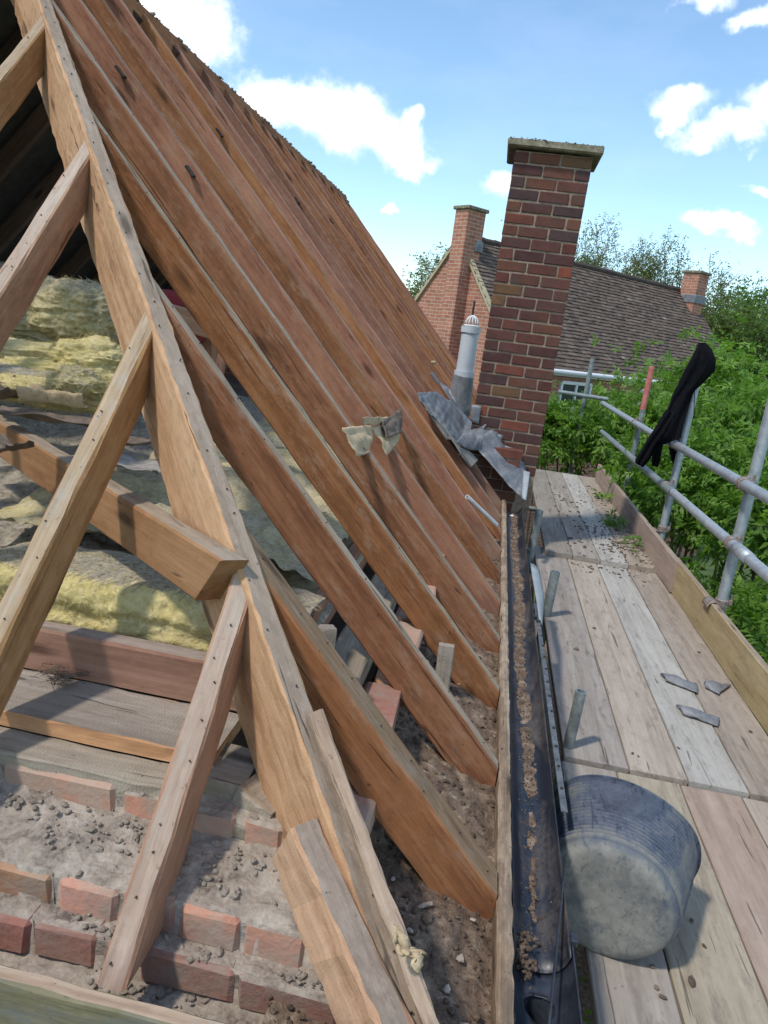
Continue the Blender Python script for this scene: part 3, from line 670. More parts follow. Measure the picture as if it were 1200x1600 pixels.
# outlet running piece with a round hole
def outlet():
    r, zc, y0, y1 = .0625, -1.128, 1.04, 1.30; nu, nv = 110, 84; cy = 1.165; hr = .031
    vs, fs = [], []; idx = {}
    for u in range(nu + 1):
        for v in range(nv + 1):
            y = y0 + (y1 - y0) * u / nu; a = math.pi * v / nv
            x = -r * math.cos(a); zz = zc - r * math.sin(a)
            d = math.hypot(x, y - cy)
            if d < hr and math.sin(a) > .3: zz -= .0
            idx[u, v] = len(vs); vs.append(Vector((GX + x, y, zz)))
    hole = lambda u, v: math.hypot(vs[idx[u, v]].x - GX, vs[idx[u, v]].y - cy) < hr and math.sin(math.pi * v / nv) > .3
    for u in range(nu):
        for v in range(nv):
            q = [(u, v), (u + 1, v), (u + 1, v + 1), (u, v + 1)]
            if all(hole(*k) for k in q): continue
            fs.append(tuple(idx[k] for k in q))
    o = pyobj('outlet', vs, fs, M['plastic_black'], gut, True)
    md = o.modifiers.new('thick', 'SOLIDIFY'); md.thickness = .003
    vs, fs = [], []
    for i, (rr, z) in enumerate(((.034, -1.183), (.031, -1.188), (.031, -3.6), (.036, -3.6), (.036, -1.188))):
        for k in range(28): a = 2 * math.pi * k / 28; vs.append((GX + rr * math.cos(a), cy + rr * math.sin(a), z))
    for i in range(4):
        for k in range(28): k2 = (k + 1) % 28; fs.append((i * 28 + k, i * 28 + k2, (i + 1) * 28 + k2, (i + 1) * 28 + k))
    pyobj('spigot', vs, fs, M['plastic_black'], o, True)
    # end stop, towards the camera
    bm = bmesh.new(); c = []
    for k in range(25): a = math.pi * k / 24; c.append(bm.verts.new((GX - .0625 * math.cos(a), 1.045, -1.128 - .0625 * math.sin(a))))
    d = [bm.verts.new(v.co + Vector((0, -.006, 0))) for v in c]
    bm.faces.new(c); bm.faces.new(d[::-1])
    for k in range(24): bm.faces.new((c[k + 1], c[k], d[k], d[k + 1]))
    bm.faces.new((c[0], c[-1], d[-1], d[0]))
    obj('end_stop', bm, M['plastic_black'], o)
outlet()
for (y, ) in ((1.29,), (1.075,), (3.1,), (4.2,)):
    for s in (-1, 1):
        if s < 0 and y > 2: continue
        bm = bmesh.new(); cbox(bm, (GX + s * .064, y, -1.129), (.016, .024, .018), .003); obj('clip', bm, M['plastic_black'], gut)
def gz(x, y):
    t = (x - GX) / GR
    base = -1.128 - GR * math.sqrt(max(0, 1 - t * t))
    far = max(0., min(1., (y - 1.55) / .9))
    wid = .26 + .30 * far + .22 * FB(y, 1., 0, 5., 4)
    e = abs(t - .05 - .10 * math.sin(y * 4)) / max(.08, wid)
    n = FB(x * 1.5, y, 2., 24., 5); n2 = FB(x, y, 5., 7., 3)
    h = (1 - e * e) * (.5 + .5 * far) + .55 * n + .35 * n2
    return base - .0035 + .0125 * max(-.2, min(1.15, h)) 
gd = heightfield('gutter_dirt', GX - .05, GX + .05, 1.27, 5.3, 26, 420, gz, M['soil'])
gd['label'] = 'dried mud and moss along the bottom of the black gutter'; gd['category'] = 'dirt'
crumbs('gutter_crumbs', lambda rg: (lambda x, y: (x, y, max(gz(x, y), -1.128 - math.sqrt(max(0, GR ** 2 - (x - GX) ** 2))) + .003))(GX + rg.gauss(.0, .019), 1.30 + 3.9 * rg.random() ** 1.2), 1700, .001, .0048, M['soil_crumb'], 21, .7)
tag(bpy.data.objects['gutter_crumbs'], 'loose moss crumbs on the mud in the gutter', 'debris')
crumbs('moss_lump', lambda rg: (GX - .034 + rg.gauss(0, .012), 1.26 + rg.gauss(0, .03), -1.163 + rg.gauss(0, .006)), 120, .003, .011, M['soil_crumb'], 23, .8)
tag(bpy.data.objects['moss_lump'], 'clump of dry moss at the gutter end beside the outlet', 'moss')
vs, fs = [], []
cp = [at(882, 1345, z=-1.12), at(878, 1400, z=-1.12), at(870, 1480, z=-1.122), at(862, 1560, z=-1.125), at(852, 1660, z=-1.13)]
tube_into(vs, fs, cp, [.0028] * 5, 8)
tag(pyobj('cord', vs, fs, M['plastic_black'], None, True), 'thin dark blue cord stretched across the near gutter end', 'cord')
# flat metal strip and plate beside the outer rim
st = timber('metal_strip', (.352, 1.75, -1.150), (.345, 3.35, -1.150), .018, .004, [M['strip_grey'], M['strip_grey']], jit=.0006, ch=.001)
tag(st, 'thin grey metal strip with dark holes beside the outer gutter rim', 'strip')
rg = random.Random(2); vs, fs = [], []
for k in range(13):
    y = 1.85 + k * .11; tube_into(vs, fs, [(.352, y, -1.1495), (.352, y, -1.146)], [.0045, .004], 8)
tag(pyobj('hole_studs', vs, fs, M['felt_black'], st), kind='stuff')  # black studs; the darkness of open holes put into their colour
def plate(u, v):
    y = 3.95 - .85 * u; wd = (.055 if u < .5 else .055 - .036 * (u - .5) / .5)
    return Vector((.338 + .008 * u + wd * v, y, -1.135 - .004 * math.sin(u * 6) - .03 * v * v))
pt_ = sheet('bracket_plate', plate, 12, 4, M['plastic_grey'], thick=.003)
tag(pt_, 'flared light grey bracket plate beside the gutter and the middle stub tube', 'bracket')

# ================================================================ chimney near
CY, CX0, CX1, CZ0, CZ1 = 5.55, -.138, .394, -.93, 1.30
ch_ = empty('chimney', ((CX0 + CX1) / 2, CY + .2, CZ0), 'tall dark red brick chimney standing at the eave with a flat concrete cap', 'chimney')
W_, DP = CX1 - CX0, .44
bm = bmesh.new(); cbox(bm, ((CX0 + CX1) / 2, CY + DP / 2, (CZ0 - 4 + CZ1) / 2), (W_ - .012, DP - .012, CZ1 - CZ0 + 4 - .01), 0)
obj('mortar_core', bm, M['mortar'], ch_)
sL = (W_ - .02) / 2.5; hL = sL / 2 - .005
rg = random.Random(77); nc = 28; ph = .0795
for c in range(nc):
    z = CZ1 - .005 - ph * (c + .5); A = c % 2 == 0
    segs = [(hL, 0), (sL, 1), (sL, 1)] if A else [(sL, 1), (sL, 1), (hL, 0)]
    x = CX0
    for k, (l, _) in enumerate(segs):
        mt = M['brick_dark']; u = rg.random()
        if (c, k) in ((0, 2), (11, 0), (12, 0), (20, 1)): mt = M['brick_tan']
        if (c, k) in ((9, 2), (22, 0)): mt = M['brick_red']
        l2 = l - .0 if k == 2 else l
        brick(ch_, (x + l / 2, CY + .05, z), l - rg.uniform(-.001, .003), .10, rg.choice((.066, .068, .069)), mt, 100 + rg.randrange(5), rg.uniform(-.008, .008), .005, .003, rg.uniform(-.006, .006))
        x += l + .010
    for side in (-1, 1):                       # returns
        y = CY + .112; xs = CX0 + .05 if side < 0 else CX1 - .05
        for l in ((.21, .10) if A else (.10, .21)):
            brick(ch_, (xs, y + l / 2, z), .10, l, .068, M['brick_dark'], 110 + rg.randrange(3), 0, .004, .0015); y += l + .01
bm = bmesh.new(); cbox(bm, ((CX0 + CX1) / 2, CY + DP / 2, CZ1 + .034), (W_ + .115, DP + .115, .056), .010, None, .004, rg)
cap = obj('cap', bm, M['concrete'], ch_)
crumbs('moss', lambda rg: (rg.uniform(CX0 - .05, CX1 + .05), rg.uniform(CY - .055, CY - .02), CZ1 + .064 + rg.uniform(-.012, .002)), 60, .006, .018, M['concrete'], 31, .4, 'stuff', cap)

# base: brick cheek in shade, lead flashings, slates
def lz(px, py, y): return at(px, py, y=y)
# apron: long strip folded from the chimney foot to the gutter end
def strip_fn(top, bot, amp=.012, k=7.):
    def fn(u, v):
        n = len(top) - 1; i = min(int(u * n), n - 1); f = u * n - i
        a = top[i].lerp(top[i + 1], f); b = bot[i].lerp(bot[i + 1], f)
        p = a.lerp(b, v); q = amp * FB(u * k, v * 2.2, 3.3, 1., 4)
        return p + Vector((0, -1, .6)) * q
    return fn
fl = empty('lead_flashing', (.1, 5.4, -.8), 'crumpled grey lead flashing dressed round the chimney foot', 'flashing')
T = [lz(770, 505 + 165, 5.50), lz(790, 700, 5.49), lz(818, 722, 5.47), lz(822, 738, 5.44)]
B = [lz(735, 692, 5.30), lz(760, 718, 5.26), lz(795, 760, 5.22), lz(815, 778, 5.2)]
sheet('apron', strip_fn(T, B, .016), 24, 8, M['lead'], fl, .004)
def orf(px, py, off):
    r = ray(px, py); k = (EZ + PT * EX + off) / (r[2] + PT * r[0]); p = Vector(r * k)
    if p.y > 5.5 and p.x > CX0 - .03: p = Vector(r * (5.5 / r[1]))
    return p
T = [orf(652, 614, .04), orf(680, 611, .06), orf(706, 630, .06), orf(733, 656, .06), orf(760, 664, .04)]
B = [orf(656, 628, .03), orf(674, 650, .035), orf(694, 668, .04), orf(714, 690, .045), orf(746, 690, .04)]
sheet('side_sheet', strip_fn(T, B, .030, 12.), 50, 18, M['lead'], fl, .004)
T = [orf(728, 672, .06), orf(752, 668, .06), orf(778, 676, .03)]
B = [orf(712, 692, .07), orf(736, 704, .07), orf(756, 704, .04)]
sheet('side_sheet', strip_fn(T, B, .02, 7.), 20, 8, M['lead'], fl, .004)
for (a, b, c, d) in (((737, 632), (752, 634), (748, 662), (735, 658)), ((758, 672), (786, 680), (778, 706), (752, 700)), ((775, 692), (802, 700), (800, 716), (778, 710))):
    P = [lz(*q, 5.54) for q in (a, b, c, d)]
    sheet('soaker', lambda u, v, P=P: P[0].lerp(P[1], u).lerp(P[3].lerp(P[2], u), v) + Vector((0, -.006 * math.sin(u * 3) - .006 * FB(u, v, a[0], 2, 2), 0)), 6, 6, M['lead'], fl, .003)
P = [lz(818, 735, 5.3), lz(828, 738, 5.28), lz(822, 782, 5.05), lz(815, 778, 5.07)]
sheet('drip_end', lambda u, v: P[0].lerp(P[1], u).lerp(P[3].lerp(P[2], u), v) + Vector((0, -.01 * math.sin(u * 3), 0)), 5, 6, M['plastic_grey'], fl, .003)
# brick cheek below
bm = bmesh.new(); cbox(bm, (.06, 5.505, -1.02), (.40, .20, .52), 0)
ck = obj('cheek', bm, M['mortar_dust'], ch_)
for c in range(7):
    x = -.15
    for k, l in enumerate((.10, .21, .10) if c % 2 else (.21, .21)):
        brick(ch_, (x + l / 2, 5.44, -1.24 + .0795 * c), l - .008, .10, .068, M['brick_dark'], 120 + (c + k) % 4, 0, .004, .003); x += l
sl = [((650, 622), (664, 624), (708, 688), (690, 700)), ((662, 640), (672, 642), (745, 720), (735, 730)), ((690, 700), (706, 688), (720, 715), (712, 722)), ((680, 726), (700, 722), (722, 752), (708, 758))]
for k, q in enumerate(sl):
    zoff = .02 + .012 * k
    def on(px, py):
        r = ray(px, py); kk = (EZ + PT * EX + zoff) / (r[2] + PT * r[0]); return Vector(r * kk)
    P = [on(*p) for p in q]; P = [Vector((p.x, min(max(p.y, 4.6), 5.5), p.z)) for p in P]
    o = sheet('slate', lambda u, v, P=P: P[0].lerp(P[1], u).lerp(P[3].lerp(P[2], u), v), 3, 6, M['slate'], thick=.012, smooth=False)
    tag(o, ['upper grey slate strip leaning on the rafters by the lead sheet', 'long narrow slate strip under the lead side sheet', 'short broken slate at the foot of the slate strip', 'small dark slate lying between two rafters near the chimney'][k], 'slate', 'slates left beside the chimney')
# horizontal trimmer between rafters
tag(timber('trimmer', (-.235, 5.2, zr(-.235) - .01), (-.235, 6.35, zr(-.235) - .01), .05, .1, [M['rafter'], M['dusty']], up=(.7, 0, .7)), 'trimmer across the cut rafters behind the chimney', 'trimmer')
# white plastic pipe lying on rafters
p0, p1 = at(722, 773, y=4.72), at(777, 818, y=4.35)
def onroof(px, py, off):
    r = ray(px, py); return Vector(r * ((EZ + PT * EX + off) / (r[2] + PT * r[0])))
p0, p1 = onroof(730, 776, .02), onroof(776, 820, .02)
tag(hollow_tube('plastic_pipe', p0, p1, .012, M['white'], .002, 12), 'thin white plastic pipe lying on the rafters near the gutter end', 'pipe')
# soil vent pipe
vp = at(722, 588, y=6.35); vq = at(739, 512, y=6.35)
vent = empty('vent_pipe', (vp.x, vp.y, vp.z), 'grey soil vent pipe with a wire cage top beside the chimney', 'vent pipe')
vx, vy = (vp.x + vq.x) / 2, 6.35
hollow_tube('pipe', (vx, vy, vp.z - .12), (vx, vy, vq.z), .073, M['pipe_grey'], .006, 28, vent)
hollow_tube('collar', (vx, vy, vq.z - .045), (vx, vy, vq.z + .005), .083, M['pipe_grey'], .008, 28, vent)
hollow_tube('collar', (vx, vy, vp.z), (vx, vy, vp.z + .045), .086, M['pipe_grey'], .010, 28, vent)
vs, fs = [], []
for k in range(6):
    a = math.pi * k / 6 + .1; tube_into(vs, fs, [(vx + .055 * math.cos(t) * math.cos(a), vy + .055 * math.cos(t) * math.sin(a), vq.z + .02 + .075 * math.sin(t)) for t in np.linspace(.05, math.pi - .05, 12)], [.005] * 12, 6)
tube_into(vs, fs, [(vx + .058 * math.cos(t), vy + .058 * math.sin(t), vq.z + .012) for t in np.linspace(0, 2 * math.pi, 25)], [.008] * 25, 6)
pyobj('cage', vs, fs, M['white'], vent, True)
ls = empty('lead_slate', (vx, vy, vp.z - .3), 'lead slate boot dressed around the grey vent pipe', 'flashing')
def boot(u, v):
    a = 2 * math.pi * u
    if v < .55: k = v / .55; r = .080 + .02 * k; x = vx + r * math.cos(a); y = vy + r * math.sin(a); return Vector((x, y, (vp.z + .04) * (1 - k) + k * (zr(x) + .05) + .008 * FB(x, y, k, 9., 3)))
    k = (v - .55) / .45; r = .10 + .07 * k; x = vx + r * math.cos(a) * (.8 if math.cos(a) > 0 else 1.15); y = vy + r * math.sin(a)
    return Vector((x, y, zr(x) + .05 - .03 * k + .016 * FB(x, y, 2, 9., 4)))
sheet('boot', boot, 36, 20, M['lead'], ls, .003)
P = [onroof(600 + 8, 578, .03), onroof(612, 600, .03)]
crumbs('mortar_lump', lambda rg: onroof(677, 566, .05), 1, .035, .04, M['felt_tan'], 44, .9, None)
tag(bpy.data.objects['mortar_lump'], 'pale mortar lump stuck on a rafter left of the vent pipe', 'mortar lump')
pq = onroof(680, 590, .03); bm = bmesh.new(); cbox(bm, (0, 0, 0), (.10, .16, .012), .003, Matrix.Rotation(.8, 3, 'Y'), .006, random.Random(4)); bmesh.ops.translate(bm, vec=pq, verts=bm.verts)
tag(obj('lead_offcut', bm, M['lead']), 'small grey lead offcut under the pale mortar lump', 'lead scrap')

# torn felt scrap on the rafters
def tornf(pts, off, seed, hole=None):
    P = [onroof(*p, o_) for p, o_ in zip(pts, off)]
    def fn(u, v):
        p = P[0].lerp(P[1], u).lerp(P[3].lerp(P[2], u), v)
        e = 4 * u * (1 - u)
        return p + Vector((.68, 0, .73)) * (.014 * FB(u * 3, v * 3, seed, 1, 3)) + Vector((0, .012, 0)) * FB(u * 6, v * 6, seed + 4, 1, 3) * (1 - 4 * v * (1 - v))
    return fn
tf = empty('torn_felt', onroof(580, 680, .0), 'torn piece of tan roofing felt hanging on the rafters with a dark hole', 'felt scrap')
sheet('flap', tornf(((534, 668), (582, 664), (578, 708), (556, 714)), (.015, .015, .0, -.01), 1), 12, 12, M['felt_tan'], tf, .004)
sheet('flap', tornf(((566, 652), (606, 652), (600, 664), (566, 664)), (.05, .05, .02, .02), 5), 12, 6, M['felt_tan'], tf, .004)
sheet('flap', tornf(((582, 668), (626, 656), (622, 690), (604, 712)), (.02, .03, .0, -.005), 2), 12, 12, M['felt_tan'], tf, .004)
hp = sheet('burnt_edge', tornf(((596, 660), (624, 640), (628, 676), (604, 684)), (.045, .07, .05, .035), 8), 12, 12, M['felt_brown'], tf, .006)
# small black blocks on rafter sides; shade of notches put into their colour
for k, (px, py) in enumerate(((350, 205), (455, 300), (520, 342), (180, 95), (300, 258))):
    p = onroof(px, py, -.02)
    yk = min(ys, key=lambda q: abs(q - p.y)); p = Vector((p.x, yk - .045, zr(p.x) - .03))
    tag(timber('notch_block', p, p + Vector((.035, 0, -.037)), .03, .012, [M['felt_black'], M['felt_black']], up=(.7, 0, .7)), f'black block standing in for a shaded notch in the upper rafters, {ORD[k]} from the hip', 'notch block', 'notch blocks on the rafters')

# ================================================================ loft contents
def iz(x, y):
    b = -.80 + .03 * FB(x, y, 0, 3., 4) + .014 * FB(x, y, 2, 16., 4) + .010 * abs(FB(x, y, 4, 45., 4))
    if y < 1.75: b += .055 * max(0, 1 - abs(y - 1.58) / .16)
    b += .05 * max(0., min(1, (y - 1.9) * .6))
    return b
def idust(x, y, z):
    d = 1.05 + .12 * FB(x, y, 0, 2., 2)
    if x > -.75 and y > 2.: d -= .45
    return d
ins = heightfield('loft_insulation', -3.6, -.36, 1.40, 6.5, 240, 380, iz, M['insul'], 'stuff', idust)
tag(ins, 'grey dusty glass wool spread over the loft floor', 'insulation')
def blob(name, c, s, seed, dust, label, rough=.30, rz=0., sub=6, cat='insulation', group='wads of yellow insulation'):
    bm = bmesh.new(); bmesh.ops.create_icosphere(bm, subdivisions=sub, radius=1.)
    rot = Matrix.Rotation(rz, 3, 'Z')
    for v in bm.verts:
        p = v.co.copy(); n = FB(p.x + seed, p.y, p.z, 1.3, 5); n2 = mnoise.turbulence(p * 3 + Vector((seed, 0, 0)), 4, False)
        k = 1 + rough * n - .045 * n2 + .05 * mnoise.noise(Vector((p.x * 2, p.y * 2, p.z * 9 + seed)))
        k += .07 * FB(p.x * 2.2 + seed, p.y * 2.2, p.z * 7, 1.8, 5) + .03 * abs(FB(p.x * 9, p.y * 9 + seed, p.z * 16, 1., 3))
        q = Vector((p.x * s[0], p.y * s[1], p.z * s[2])) * k
        v.co = rot @ q + Vector(c)
    o = obj(name, bm, M['insul'], None, True)
    a = o.data.attributes.new('dust', 'FLOAT', 'POINT'); a.data.foreach_set('value', [dust(v.co) for v in o.data.vertices])
    return tag(o, label, cat, group)
# thick quilt edge by the joist
def quilt_fn(u, v):
    x = -1.15 + .80 * u; yb = 1.475 + .02 * FB(x, 0, 0, 6, 3); r = .045; zt = -.655 - .04 * max(0., u - .6) + .012 * FB(x, 3., 0, 5., 3)
    if v < .45: k = v / .45; y, z = yb + .022 * math.sin(k * 9.4) * (1 - k), -.80 + (zt - r + .80) * k
    elif v < .62: t = (v - .45) / .17 * math.pi / 2; y, z = yb + r - r * math.cos(t), zt - r + r * math.sin(t)
    else: k = (v - .62) / .38; y, z = yb + r + .34 * k, zt - .05 * k * k
    p = Vector((x + .012 * FB(u * 9, v * 5, 1, 1, 3), y, z))
    n = FB(x * 9, z * 16, y * 9, 1., 4); f = FB(x * 40, z * 55, y * 40, 1., 3)
    return p + Vector((0, -1, .55)) * (.014 * n + .0045 * f)
q = sheet('insulation_quilt', quilt_fn, 260, 100, M['insul'], thick=.006)
q.data.attributes.new('dust', 'FLOAT', 'POINT').data.foreach_set('value', [(.95 if (i % 101) > 62 + 10 * FB(i * .004, 0, 0, 1, 3) else (.8 if (i % 101) < 14 + 14 * FB(i * .003, 3, 0, 1, 3) else -.22)) for i in range(len(q.data.vertices))])
tag(q, 'thick quilt with a bright yellow torn edge behind the red-brown joist', 'insulation')
lab = ['rumpled olive wad at the very back of the loft, under the dark felt', 'rounded bright yellow wad close to the hip rafter', 'broad folded yellow fold at the left picture edge', 'long pale yellow fold in front of the rounded wad',
       'greenish wad with a grey top, highest of the heap', 'low grey-green fold lying before the torn felt', 'flattened yellow fold peeping below the grey one', 'small pale lump beside the second jack rafter', 'olive wad at the far left behind the upper jack', 'greenish wad hidden in the shade behind the hip']
spec = [((60, 505), 3.9, (.36, .25, .16), .45), ((140, 570), 2.75, (.17, .15, .10), .02), ((30, 560), 3.0, (.42, .16, .09), .15), ((95, 590), 2.65, (.30, .12, .06), .10),
        ((115, 488), 3.4, (.20, .18, .15), .35), ((60, 600), 2.5, (.45, .12, .05), .75), ((70, 615), 2.35, (.30, .10, .045), .15), ((125, 605), 2.3, (.10, .09, .06), .4), ((15, 480), 4.2, (.4, .3, .2), .5), ((150, 510), 3.9, (.28, .25, .2), .6)]
for k, ((px, py), y, s, d0) in enumerate(spec):
    c = at(px, py, y=y)
    blob('insulation_wad', c, s, k * 3.1 + 1, lambda v, c=c, d0=d0, s=s: d0 + .12 + .35 * max(0, (v.z - c.z) / s[2]) * (d0 > .3) + .1 * FB(v.x, v.y, v.z, 6, 2), lab[k], .27, .3 * math.sin(k), 6)
def fibres(name, pts, nrms, mat, parent, seed, lmin=.015, lmax=.05, wd=.0006, horiz=True):
    rg = np.random.default_rng(seed); n = len(pts); P = np.array(pts); Nn = np.array(nrms)
    d = rg.normal(size=(n, 3)); d[:, 2] *= .45 if horiz else 1.
    d -= Nn * (d * Nn).sum(1, keepdims=True) * .7; d /= np.linalg.norm(d, axis=1, keepdims=True)
    L = rg.uniform(lmin, lmax, (n, 1)); b = rg.normal(size=(n, 3)) * .35 + Nn * .5
    s = np.cross(d, Nn + rg.normal(size=(n, 3)) * .3); s /= np.linalg.norm(s, axis=1, keepdims=True)
    p0 = P; p1 = P + d * L * .5 + b * L * .22; p2 = P + d * L + b * L * .1
    V = np.stack([p0 - s * wd, p0 + s * wd, p1 - s * wd, p1 + s * wd, p2], 1).reshape(-1, 3)
    i = np.arange(n)[:, None] * 5; F = [tuple(int(x) for x in r) for r in np.concatenate([i + [0, 1, 3], i + [0, 3, 2], i + [2, 3, 4]])]
    o = pyobj(name, V.tolist(), F, mat, parent); o.data.attributes.new('dust', 'FLOAT', 'POINT').data.foreach_set('value', [-.3] * len(V))
    o['kind'] = 'stuff'; return o
def surf_pts(o, n, seed, cond=lambda p, nn: True):
    rg = random.Random(seed); ps, ns = [], []; N_ = len(o.data.polygons)
    while len(ps) < n:
        f = o.data.polygons[rg.randrange(N_)]
        if cond(f.center, f.normal): ps.append(tuple(f.center)); ns.append(tuple(f.normal))
    return ps, ns
ps, ns = surf_pts(q, 9000, 1, lambda p, nn: nn.y < .3 and p.z > -.80 and p.y < 1.75)
fibres('fibres', ps, ns, M['insul'], q, 2, .008, .03, .00045)
for k, o_ in enumerate([o_ for o_ in bpy.data.objects if o_.name.startswith('insulation_wad')]):
    ps, ns = surf_pts(o_, 2500, 10 + k, lambda p, nn: nn.y < .4 or nn.z > .2)
    fibres('fibres', ps, ns, M['insul'], o_, 30 + k, .014, .05, .0007)
# right bay insulation under the right rafters
def iz2(x, y): return -.70 + .05 * FB(x, y, 1, 4., 4) + .02 * FB(x, y, 3, 16., 4) - .12 * max(0, x + .55)
o = heightfield('insulation_quilt', -1.5, -.42, 1.95, 8.0, 70, 240, iz2, M['insul'], 'stuff', lambda x, y, z: .62 + .25 * FB(x, y, 0, 3, 3))
tag(o, 'pale green-yellow quilt glimpsed between the near right rafters', 'insulation')
# curled felt scraps on the insulation
def scrap(cpx, cpy, y, w, l, rz, curl, seed, label, mat='felt_brown'):
    c = at(cpx, cpy, y=y); rot = Matrix.Rotation(rz, 3, 'Z')
    def fn(u, v):
        a = (v - .5) * curl; r = l / max(.2, curl)
        q = Vector(((u - .5) * w, r * math.sin(a), r * (1 - math.cos(a)) + .012 * FB(u * 3, v * 3, seed, 1, 3)))
        q.y += .015 * FB(u * 5, seed, 0, 1, 3) * (abs(v - .5) * 2); q.x += .02 * FB(v * 5, seed, 3, 1, 3) * abs(u - .5) * 2
        return rot @ q + c
    tag(sheet('felt_scrap', fn, 14, 14, M[mat], thick=.003), label, 'felt scrap', 'torn felt scraps on the insulation')
scrap(85, 632, 2.2, .20, .16, .25, 3.4, 1, 'rolled tan felt scrap on the insulation below the yellow folds', 'felt_tan')
scrap(18, 620, 2.25, .14, .16, .9, 2., 2, 'crumpled brown felt scrap at the left picture edge by the yellow folds')
scrap(38, 608, 2.35, .09, .12, 1.4, 2.6, 3, 'small upright brown felt curl between the rolled scrap and the crumpled one')
scrap(75, 655, 2.1, .36, .10, .05, 1.2, 4, 'long dark felt strip under the rolled tan scrap')
scrap(195, 725, 1.95, .26, .14, -.1, .7, 5, 'flat grey felt scrap between the second jack rafter and the hip', 'slate')
scrap(215, 690, 2.15, .2, .1, .2, .5, 6, 'brown felt scrap just behind the flat grey one')
scrap(8, 700, 1.75, .08, .14, 1.2, 1.5, 7, 'dark felt flake lying on the left end of the diagonal tie')
# things behind the hip
P0 = at(283, 497, y=3.05)
bm = bmesh.new(); cbox(bm, P0, (.20, .14, .22), .03, None, .008, rg); tag(obj('red_bag', bm, M['redcloth'], None, True), 'dark red bag in the loft seen behind the hip rafter', 'bag')
tag(timber('post', at(325, 470, y=3.15), at(325, 610, y=3.15), .09, .07, [M['joist'], M['joist']], up=(0, 1, 0)), 'upright timber post in the loft right of the red bag', 'post')
tag(timber('collar_beam', at(225, 462, y=2.95), at(345, 498, y=2.95), .05, .09, [M['jack'], M['dusty']]), 'short horizontal beam behind the hip above the red bag', 'beam')
P = [at(*c, y=2.6) for c in ((247, 452), (252, 455), (268, 472), (250, 466))]
tag(sheet('plastic_scrap', lambda u, v: P[0].lerp(P[1], u).lerp(P[3].lerp(P[2], u), v) + Vector((0, -.05 * u * v, 0)), 5, 5, M['white'], thick=.003), 'small white plastic scrap on the short beam behind the hip', 'scrap')
tag(timber('loose_stick', at(352, 545, y=2.75), at(340, 615, y=2.7), .03, .03, [M['joist'], M['joist']], up=(0, 1, 0)), 'short stick standing in the insulation under the second right rafter', 'stick')
# dry nest and wisps on plate
vs, fs = [], []; rg = random.Random(6); c = at(95, 1062, z=-.80)
for k in range(70):
    p = c + Vector((rg.gauss(0, .022), rg.gauss(0, .014), abs(rg.gauss(.008, .008)))); a = rg.uniform(0, 6.28); l = rg.uniform(.01, .03)
    tube_into(vs, fs, [p, p + Vector((math.cos(a) * l, math.sin(a) * l, rg.uniform(-.004, .012))), p + Vector((math.cos(a + .8) * l * 1.7, math.sin(a + .8) * l * 1.7, 0))], [.0007] * 3, 4, False)
tag(pyobj('dry_straw', vs, fs, M['felt_brown']), 'small tangle of dry straw on the dusty wall plate', 'straw')

# ================================================================ scaffold
BZ, BZN, BZF = -1.50, -1.512, -1.515
def board(x0, x1, y0, y1, z, mat, label, skew=0.):
    xm, w = (x0 + x1) / 2, x1 - x0 - .006
    o = timber('scaffold_board', (xm, y0, z), (xm + skew, y1, z), w, .036, [M[mat], M[mat]], jit=.0012, ch=.004, step=.12)
    return tag(o, label, 'scaffold board', 'boards of the scaffold walkway')
e = [.485, .735, .955, 1.178, 1.415]
mats_mid = ['board_grey', 'board_tan', 'board_white', 'board_tan']
lm = ['grey middle board nearest the gutter, beside the stub tubes', 'tan middle board with dark chips, second from the gutter', 'white-washed middle board of the walkway', 'middle board next to the yellowish toe board, under the lead scraps']
for k in range(4): board(e[k], e[k + 1], 2.64, 5.75, BZ, mats_mid[k], lm[k])
n_ = [.475, .69, .925, 1.15, 1.39, 1.62]
mn = ['board_grey', 'board_tan', 'board_pink', 'board_tan', 'board_grey']
ln = ['near grey board under the black tub, beside the gutter gap', 'near pale board running past the right of the tub', 'near pinkish board with wavy grain in the lower right corner', 'near board at the right picture edge, below the toe board', 'outermost near board outside the picture edge']
for k in range(5): board(n_[k], n_[k + 1], -.6, 2.622, BZN, mn[k], ln[k], -.004)
f_ = [.56, .77, .975, 1.185, 1.40]
ml = ['board_grey', 'board_grey', 'board_white', 'board_tan']
lf_ = ['far grey board beside the chimney foot', 'far dirty grey board, second from the chimney', 'far whitish board strewn with leaves', 'far tan board beside the far toe board']
for k in range(4): board(f_[k], f_[k + 1], 5.5, 9.4, BZ + .037, ml[k], lf_[k])
o = timber('toe_board', (1.425, 5.2, BZ + .225), (1.43, -.5, BZ + .225), .036, .225, [M['toe'], M['dusty']], jit=.0015); tag(o, 'long yellowish toe board along the outer edge of the near walkway', 'toe board')
o = timber('toe_board', (1.385, 9.2, BZ + .245), (1.405, 5.05, BZ + .235), .036, .225, [M['board_pink'], M['dusty']], jit=.0015); tag(o, 'pale far toe board overlapping the yellowish one', 'toe board')
